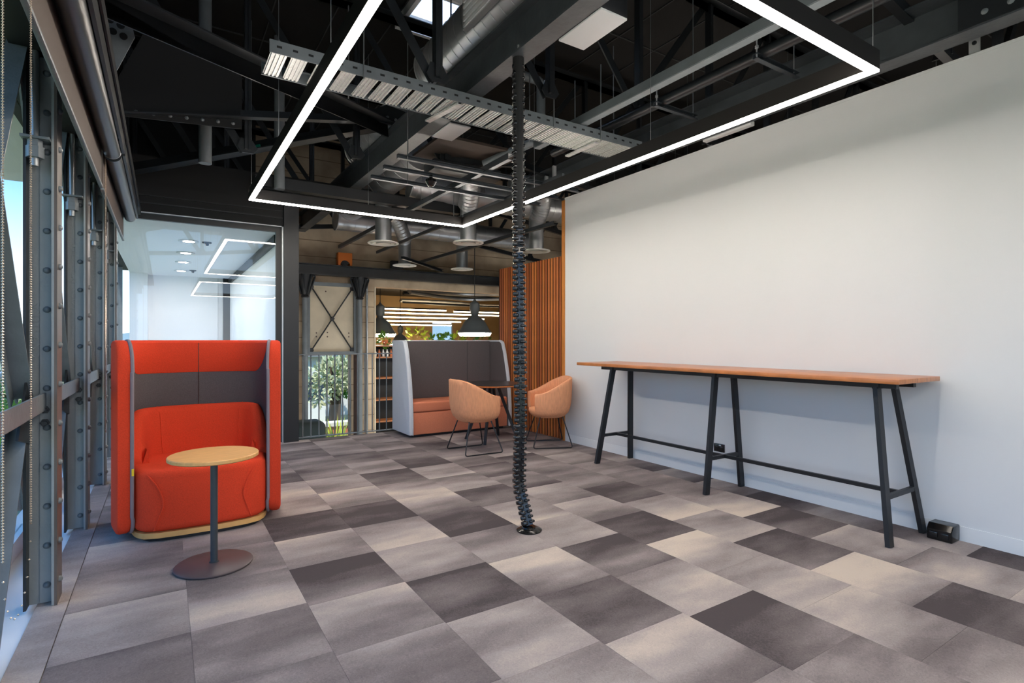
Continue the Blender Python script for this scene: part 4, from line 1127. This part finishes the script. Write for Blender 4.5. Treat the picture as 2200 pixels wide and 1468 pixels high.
# ================================================================== PENDANT LAMPS
def pendant(x, y, z, sc, ztop, label):
    t = thing('pendant_lamp', label, 'lamp', (x, y, z), 'grey bell pendant lamps')
    pr = [(.30, .0), (.305, .012), (.27, .045), (.235, .11), (.20, .18), (.15, .24), (.09, .285), (.065, .31), (.06, .345), (.075, .36), (.085, .40), (.092, .44), (.085, .49), (.09, .515), (.07, .545), (.03, .57), (.02, .60), (0, .60)]
    MB().lathe([(r * sc, h * sc) for r, h in pr], (x, y, z), 32).build('shade', M['lampgrey'], t, smooth=50)
    MB().lathe([(0, -.055 * sc), (.265 * sc, -.055 * sc), (.298 * sc, .0), (.0, .0)], (x, y, z), 32).build('glow_ring', M['lampglow'], t)
    MB().tube([(x, y, z + .6 * sc), (x, y, ztop)], .007, 6).build('cord', M['black'], t)
pendant(4.94, 9.0, 1.44, 1.06, 4.9, 'grey bell pendant lamp above the grey booth')
pendant(4.0, 11.6, 1.44, 1.15, 2.99, 'grey bell pendant lamp half hidden by the concrete pier')
pendant(5.35, 13.9, 1.2, .85, 2.99, 'smaller pendant lamp deep in the office')

# ---- far office lights
k = 0
for (xa, xb, y, zz, l) in ((6.0, 8.3, 17.2, 2.34, 'top left'), (8.6, 11.0, 17.2, 2.32, 'top right'), (6.1, 11.9, 17.7, 2.24, 'second'), (6.3, 10.4, 18.2, 2.12, 'third'), (6.5, 9.6, 18.6, 2.0, 'fourth'), (6.6, 9.4, 19.0, 1.88, 'lowest')):
    t = thing('office_light', l + ' warm linear light hanging in the far office', 'light', ((xa + xb) / 2, y, zz), 'office linear lights')
    MB().box(xa, xb, y - .02, y + .02, zz + .006, zz + .05).build('housing', M['ledbox'], t)
    MB().box(xa, xb, y - .02, y + .02, zz - .035, zz + .006).build('diffuser', M['ledfar'], t)
random.seed(5)
for i in range(9):
    y0 = random.uniform(12, 18.5); z = random.uniform(2.5, 2.85); x0 = .335 * y0 + .9
    tag(MB().tube(spline([(x0, y0, z), (x0 + 2, y0 + random.uniform(-.8, .8), z + random.uniform(-.1, .1)), (x0 + 4, y0 + random.uniform(-1, 1), z), (x0 + 7, y0 + random.uniform(-1, 1), z + random.uniform(-.1, .1))], 5), random.choice((.03, .05, .06)), 8).build('service_pipe', M[random.choice(('strut', 'galv', 'steel2'))]), 'one of the tangled service pipes under the far office ceiling', 'pipe', 'far office service pipes')

# ---- shelf with plants behind the booth
M['shelfwood'] = mat('shelf_timber', '#9a5f32', .5, noise=.2, nscale=6)
M['leafA'] = mat('leaf_green', '#4f7d22', .6, noise=.3, nscale=5)
M['leafB'] = mat('leaf_lime', '#9fae1e', .6, noise=.3, nscale=5)
M['leafC'] = mat('leaf_olive', '#bcbf98', .7, noise=.25, nscale=3)
M['leafD'] = mat('leaf_dark', '#2f5a23', .65, noise=.3, nscale=3)
M['terra'] = mat('terracotta', '#c07048', .8, noise=.1, nscale=4)
M['bark'] = mat('bark', '#4b3b2c', .9)
t = thing('shelf_unit', 'dark open shelving with timber boards behind the balustrade', 'shelf', (5.0, 11.1, -.75))
for z in (-.4, .05, .5, .93, 1.17): MB().box(3.55, 6.6, 10.9, 11.25, z, z + .03).build('shelf_board', M['shelfwood'], t)
MB().box(3.55, 6.6, 11.25, 11.27, -.75, 1.2).build('back_panel', M['matte'], t)
for x in (3.52, 4.55, 5.6, 6.6): MB().box(x, x + .03, 10.9, 11.25, -.75, 1.2).build('upright', M['black'], t)
for i in range(10):
    x = 3.68 + i * .085
    b = tag(MB().lathe([(0, 0), (.028, 0), (.03, .09), (.012, .12), (.012, .15), (0, .15)], (x, 10.98, .96), 10).build('glass_bottle', M[('diffw', 'terra', 'spk')[i % 3]]), 'small bottle in the row along the second shelf from the top', 'bottle', 'bottles on the shelf')
def leaf_cluster(mb, c, r, n, size, up=.4, squash=1.0, rnd=random):
    for _ in range(n):
        while True:
            p = Vector((rnd.uniform(-1, 1), rnd.uniform(-1, 1), rnd.uniform(-1, 1)))
            if p.length < 1: break
        p = p.normalized() * (p.length ** .45)
        o = Vector(c) + Vector((p.x * r, p.y * r, p.z * r * squash))
        d = (p + Vector((rnd.uniform(-.6, .6), rnd.uniform(-.6, .6), rnd.uniform(-.2, .8) * up))).normalized()
        sd = d.cross(Vector((rnd.uniform(-1, 1), rnd.uniform(-1, 1), rnd.uniform(-1, 1)))).normalized()
        s_ = size * rnd.uniform(.6, 1.3); nn = d.cross(sd)
        mb.add([o, o + d * s_ * .5 + sd * s_ * .26 + nn * s_ * .05, o + d * s_, o + d * s_ * .5 - sd * s_ * .26 + nn * s_ * .05], [(0, 1, 2, 3)])
plant_names = ['small leafy plant at the left end of the shelf', 'bushy lime potted plant on the shelf behind the booth', 'small green potted plant left of the orange pot', 'trailing green plant beside the orange pot', 'low potted plant under the pendant lamp', 'dark green plant right of the pendant lamp', 'short potted plant by the slatted screen']
for i, (x, s_, lf) in enumerate(((3.92, .8, 'leafA'), (4.62, 1.25, 'leafB'), (5.05, .7, 'leafA'), (5.35, .75, 'leafA'), (5.62, .8, 'leafB'), (5.95, 1.0, 'leafD'), (6.3, .9, 'leafA'))):
    t = thing('potted_plant', plant_names[i], 'plant', (x, 11.05, 1.2), 'shelf plants')
    MB().lathe([(0, 0), (.05, 0), (.065, .1), (.07, .105), (.055, .1), (0, .09)], (x, 11.05, 1.2), 14).build('pot', M['terra'], t)
    mb = MB(); leaf_cluster(mb, (x, 11.05, 1.2 + .14 * s_), .15 * s_, 60, .11)
    mb.build('foliage', M[lf], t)

# ================================================================== OUTDOORS
M['grass'] = mat('grass', '#848b68', .95, noise=.25, nscale=.25)
M['road'] = mat('asphalt_roofs', '#8f9290', .9, noise=.1, nscale=.2)
M['hill'] = mat('haze_tinted_hills', '#8aa0aa', 1.0, noise=.15, nscale=.01)  # distance haze is put into the bluish hill colour
M['render'] = mat('white_render', '#dcdad4', .85)
M['brick'] = mat('pale_brick', '#b98d70', .85, noise=.1, nscale=1)
M['roofgrey'] = mat('grey_roof', '#83878a', .7)
M['pane'] = mat('dark_pane', '#3a4650', .2)
g = struct(MB().box(-400, -.9, -300, 600, -6.4, -6.0).build('ground', M['grass']), 'grass and gardens below the windows')
struct(MB().box(-.9, 400, 10.75, 600, -6.4, -6.0).build('ground_garden', M['grass']))
hl = MB()
poly = [(-900, -8)] + [(-900 + i * 60, 12 + 9 * math.sin(i * 1.7) + 7 * math.sin(i * .6 + 1)) for i in range(31)] + [(900, -8)]
hl.prism(poly, lambda u, v, w: Vector((u, w, v)), 620, 640)
hl.prism(poly, lambda u, v, w: Vector((w, u * .6 + 300, v)), -640, -620)
struct(hl.build('terrain', M['hill']), 'hills on the horizon with haze in their colour')
def tree(x, y, z, h, r, lf, label, n=900, size=.5):
    t = thing('tree', label, 'tree', (x, y, z), 'trees outside')
    MB().tube([(x, y, z), (x + .1, y, z + h * .5), (x, y + .1, z + h * .75)], [.16, .12, .06], 8).build('trunk', M['bark'], t)
    mb = MB(); rnd = random.Random(int(x * 13 + y * 7))
    for k in range(7):
        a = rnd.uniform(0, 6.28); q = rnd.uniform(.1, .55) * r
        leaf_cluster(mb, (x + math.cos(a) * q, y + math.sin(a) * q, z + h * .62 + rnd.uniform(-.25, .35) * r), r * rnd.uniform(.45, .62), n // 7, size, squash=.85, rnd=rnd)
    o = mb.build('foliage', M[lf], t)
adj = ['rounded green tree on the lawn below', 'pale olive tree on the lawn below', 'dark green tree on the lawn below', 'lime green tree on the lawn below']
pos = ['nearest the windows', 'second nearest the windows', 'third nearest', 'beside the brick house', 'left of the brick house', 'right of the brick house', 'in front of the white hall', 'far beyond the lawn', 'at the back left', 'at the back centre', 'at the back right', 'past the eave', 'behind the second column', 'behind the third column']
for i, (x, y, h, r) in enumerate(((-9, 17, 5, 2.4), (-15, 25, 5.5, 3), (-8.2, 11.5, 3.6, 2.0), (-18, 40, 5, 3), (-30, 53, 5.5, 3.2), (-12, 33, 4.6, 2.6), (-27, 60, 6, 3.2), (-52, 92, 6, 4), (-33, 66, 6, 4), (-9, 56, 5, 2.4), (-10, 45, 5, 3), (-6.5, 24, 4.4, 2.2), (-5.2, 31, 4.8, 2.4), (-5.6, 42, 5, 2.6))):
    tree(x, y, -6.0, h, r, ('leafA', 'leafC', 'leafD', 'leafB')[i % 4] if i % 4 != 3 else 'leafA', adj[i % 4] + ', ' + pos[i], n=1500 if i < 4 else 700, size=.34 if i < 4 else .6)
def house(x, y, w, d, h, m, rm, label, nx=2, nz=1, z=-6.0):
    t = thing('house', label, 'building', (x, y, z), 'buildings outside')
    MB().box(x - w / 2, x + w / 2, y - d / 2, y + d / 2, z, z + h).build('walls', M[m], t)
    MB().box(x - w / 2 - .3, x + w / 2 + .3, y - d / 2 - .3, y + d / 2 + .3, z + h, z + h + .35).build('roof', M[rm], t)
    for i in range(nx):
        for j in range(nz):
            cx_ = x - w / 2 + w * (i + .5) / nx; cz = z + h * (j + .55) / nz
            MB().box(cx_ - .45, cx_ + .45, y - d / 2 - .03, y - d / 2, cz - .5, cz + .5).build('window', M['pane'], t)
    for i in range(nx):
        cy_ = y - d / 2 + d * (i + .5) / nx
        MB().box(x + w / 2, x + w / 2 + .03, cy_ - .45, cy_ + .45, z + h * .45, z + h * .45 + 1).build('window', M['pane'], t)
house(-23, 44, 4, 4, 3.4, 'brick', 'roofgrey', 'pale brick house with two windows among the trees', 2)
house(-41, 78, 24, 10, 4.6, 'render', 'render', 'long low white hall beyond the trees', 6)
house(-58, 118, 16, 10, 9.0, 'road', 'roofgrey', 'grey block of flats on the horizon', 5, 3)
house(-34, 112, 14, 10, 7.5, 'render', 'roofgrey', 'white block of flats behind the hall', 4, 2)
house(-16, 62, 9, 8, 4.2, 'brick', 'roofgrey', 'wide brick house behind the second column', 3)
house(-75, 150, 20, 10, 11, 'road', 'road', 'tall grey tower block at the far left', 6, 4)

# ---- garden seen through the low window
struct(MB().box(-.85, 12, 10.8, 40, -2.6, -2.4).build('ground_terrace', M['grass']), 'garden terrace')
t = thing('garden_wall', 'low terracotta garden wall outside the low window', 'wall', (4, 15.5, -2.4))
MB().box(1, 9, 15.4, 15.7, -2.4, -1.1).build('wall_body', M['terra'], t); MB().box(1, 9, 15.35, 15.75, -1.1, -1.0).build('coping', M['render'], t)
bn = ['yellow-green flax bush in the garden, left', 'yellow-green flax bush in the garden, middle', 'yellow-green flax bush in the garden, right', 'low lime bush in the garden at the window edge']
for i, (x, y, h, lf) in enumerate(((3.2, 13.6, 1.5, 'leafA'), (3.75, 14.2, 1.75, 'leafB'), (3.55, 12.8, 1.5, 'leafB'), (2.5, 12.3, 1.0, 'leafB'))):
    mb = MB(); rnd = random.Random(i)
    for k in range(150):
        a = rnd.uniform(0, 6.28); q = rnd.uniform(.15, .75); hh = h * rnd.uniform(.5, 1)
        b0 = V(x + math.cos(a) * .08, y + math.sin(a) * .08, -2.4); b1 = b0 + V(math.cos(a) * q * .35, math.sin(a) * q * .35, hh * .7); b2 = b0 + V(math.cos(a) * q, math.sin(a) * q, hh * (1 if k % 3 else .75))
        sd = V(-math.sin(a), math.cos(a), 0) * .03
        mb.add([b0 - sd, b0 + sd, b1 + sd, b1 - sd, b2], [(0, 1, 2, 3), (3, 2, 4)])
    tag(mb.build('flax_bush', M[lf]), bn[i], 'bush', 'garden bushes')
tree(5.2, 20.5, -2.4, 3.6, 1.15, 'leafC', 'silvery olive tree beyond the garden wall', 900, .22)
tree(6.6, 25, -2.4, 3.2, 1.3, 'leafA', 'mid green tree beyond the garden wall', 1200, .25)
house(6.4, 30, 7, 6, 3.2, 'render', 'roofgrey', 'white house beyond the garden', 3, 1, z=-2.4)
house(5.3, 24.5, 1.0, 1.4, 3.0, 'render', 'roofgrey', 'narrow white shed at the left of the garden', 1, 1, z=-2.4)
t = thing('lounge_chair', 'dark green rounded seat on the lower floor by the window', 'chair', (1.98, 9.6, -.75))
MB().rbox(1.75, 2.3, 9.3, 9.8, -.85, -.05, .12, 5).build('shell', mat('dark_green_cloth', '#1e2a2a', .8), t)
MB().box(1.8, 2.25, 9.35, 9.75, -3.2, -.85).build('stand', M['matte'], t)
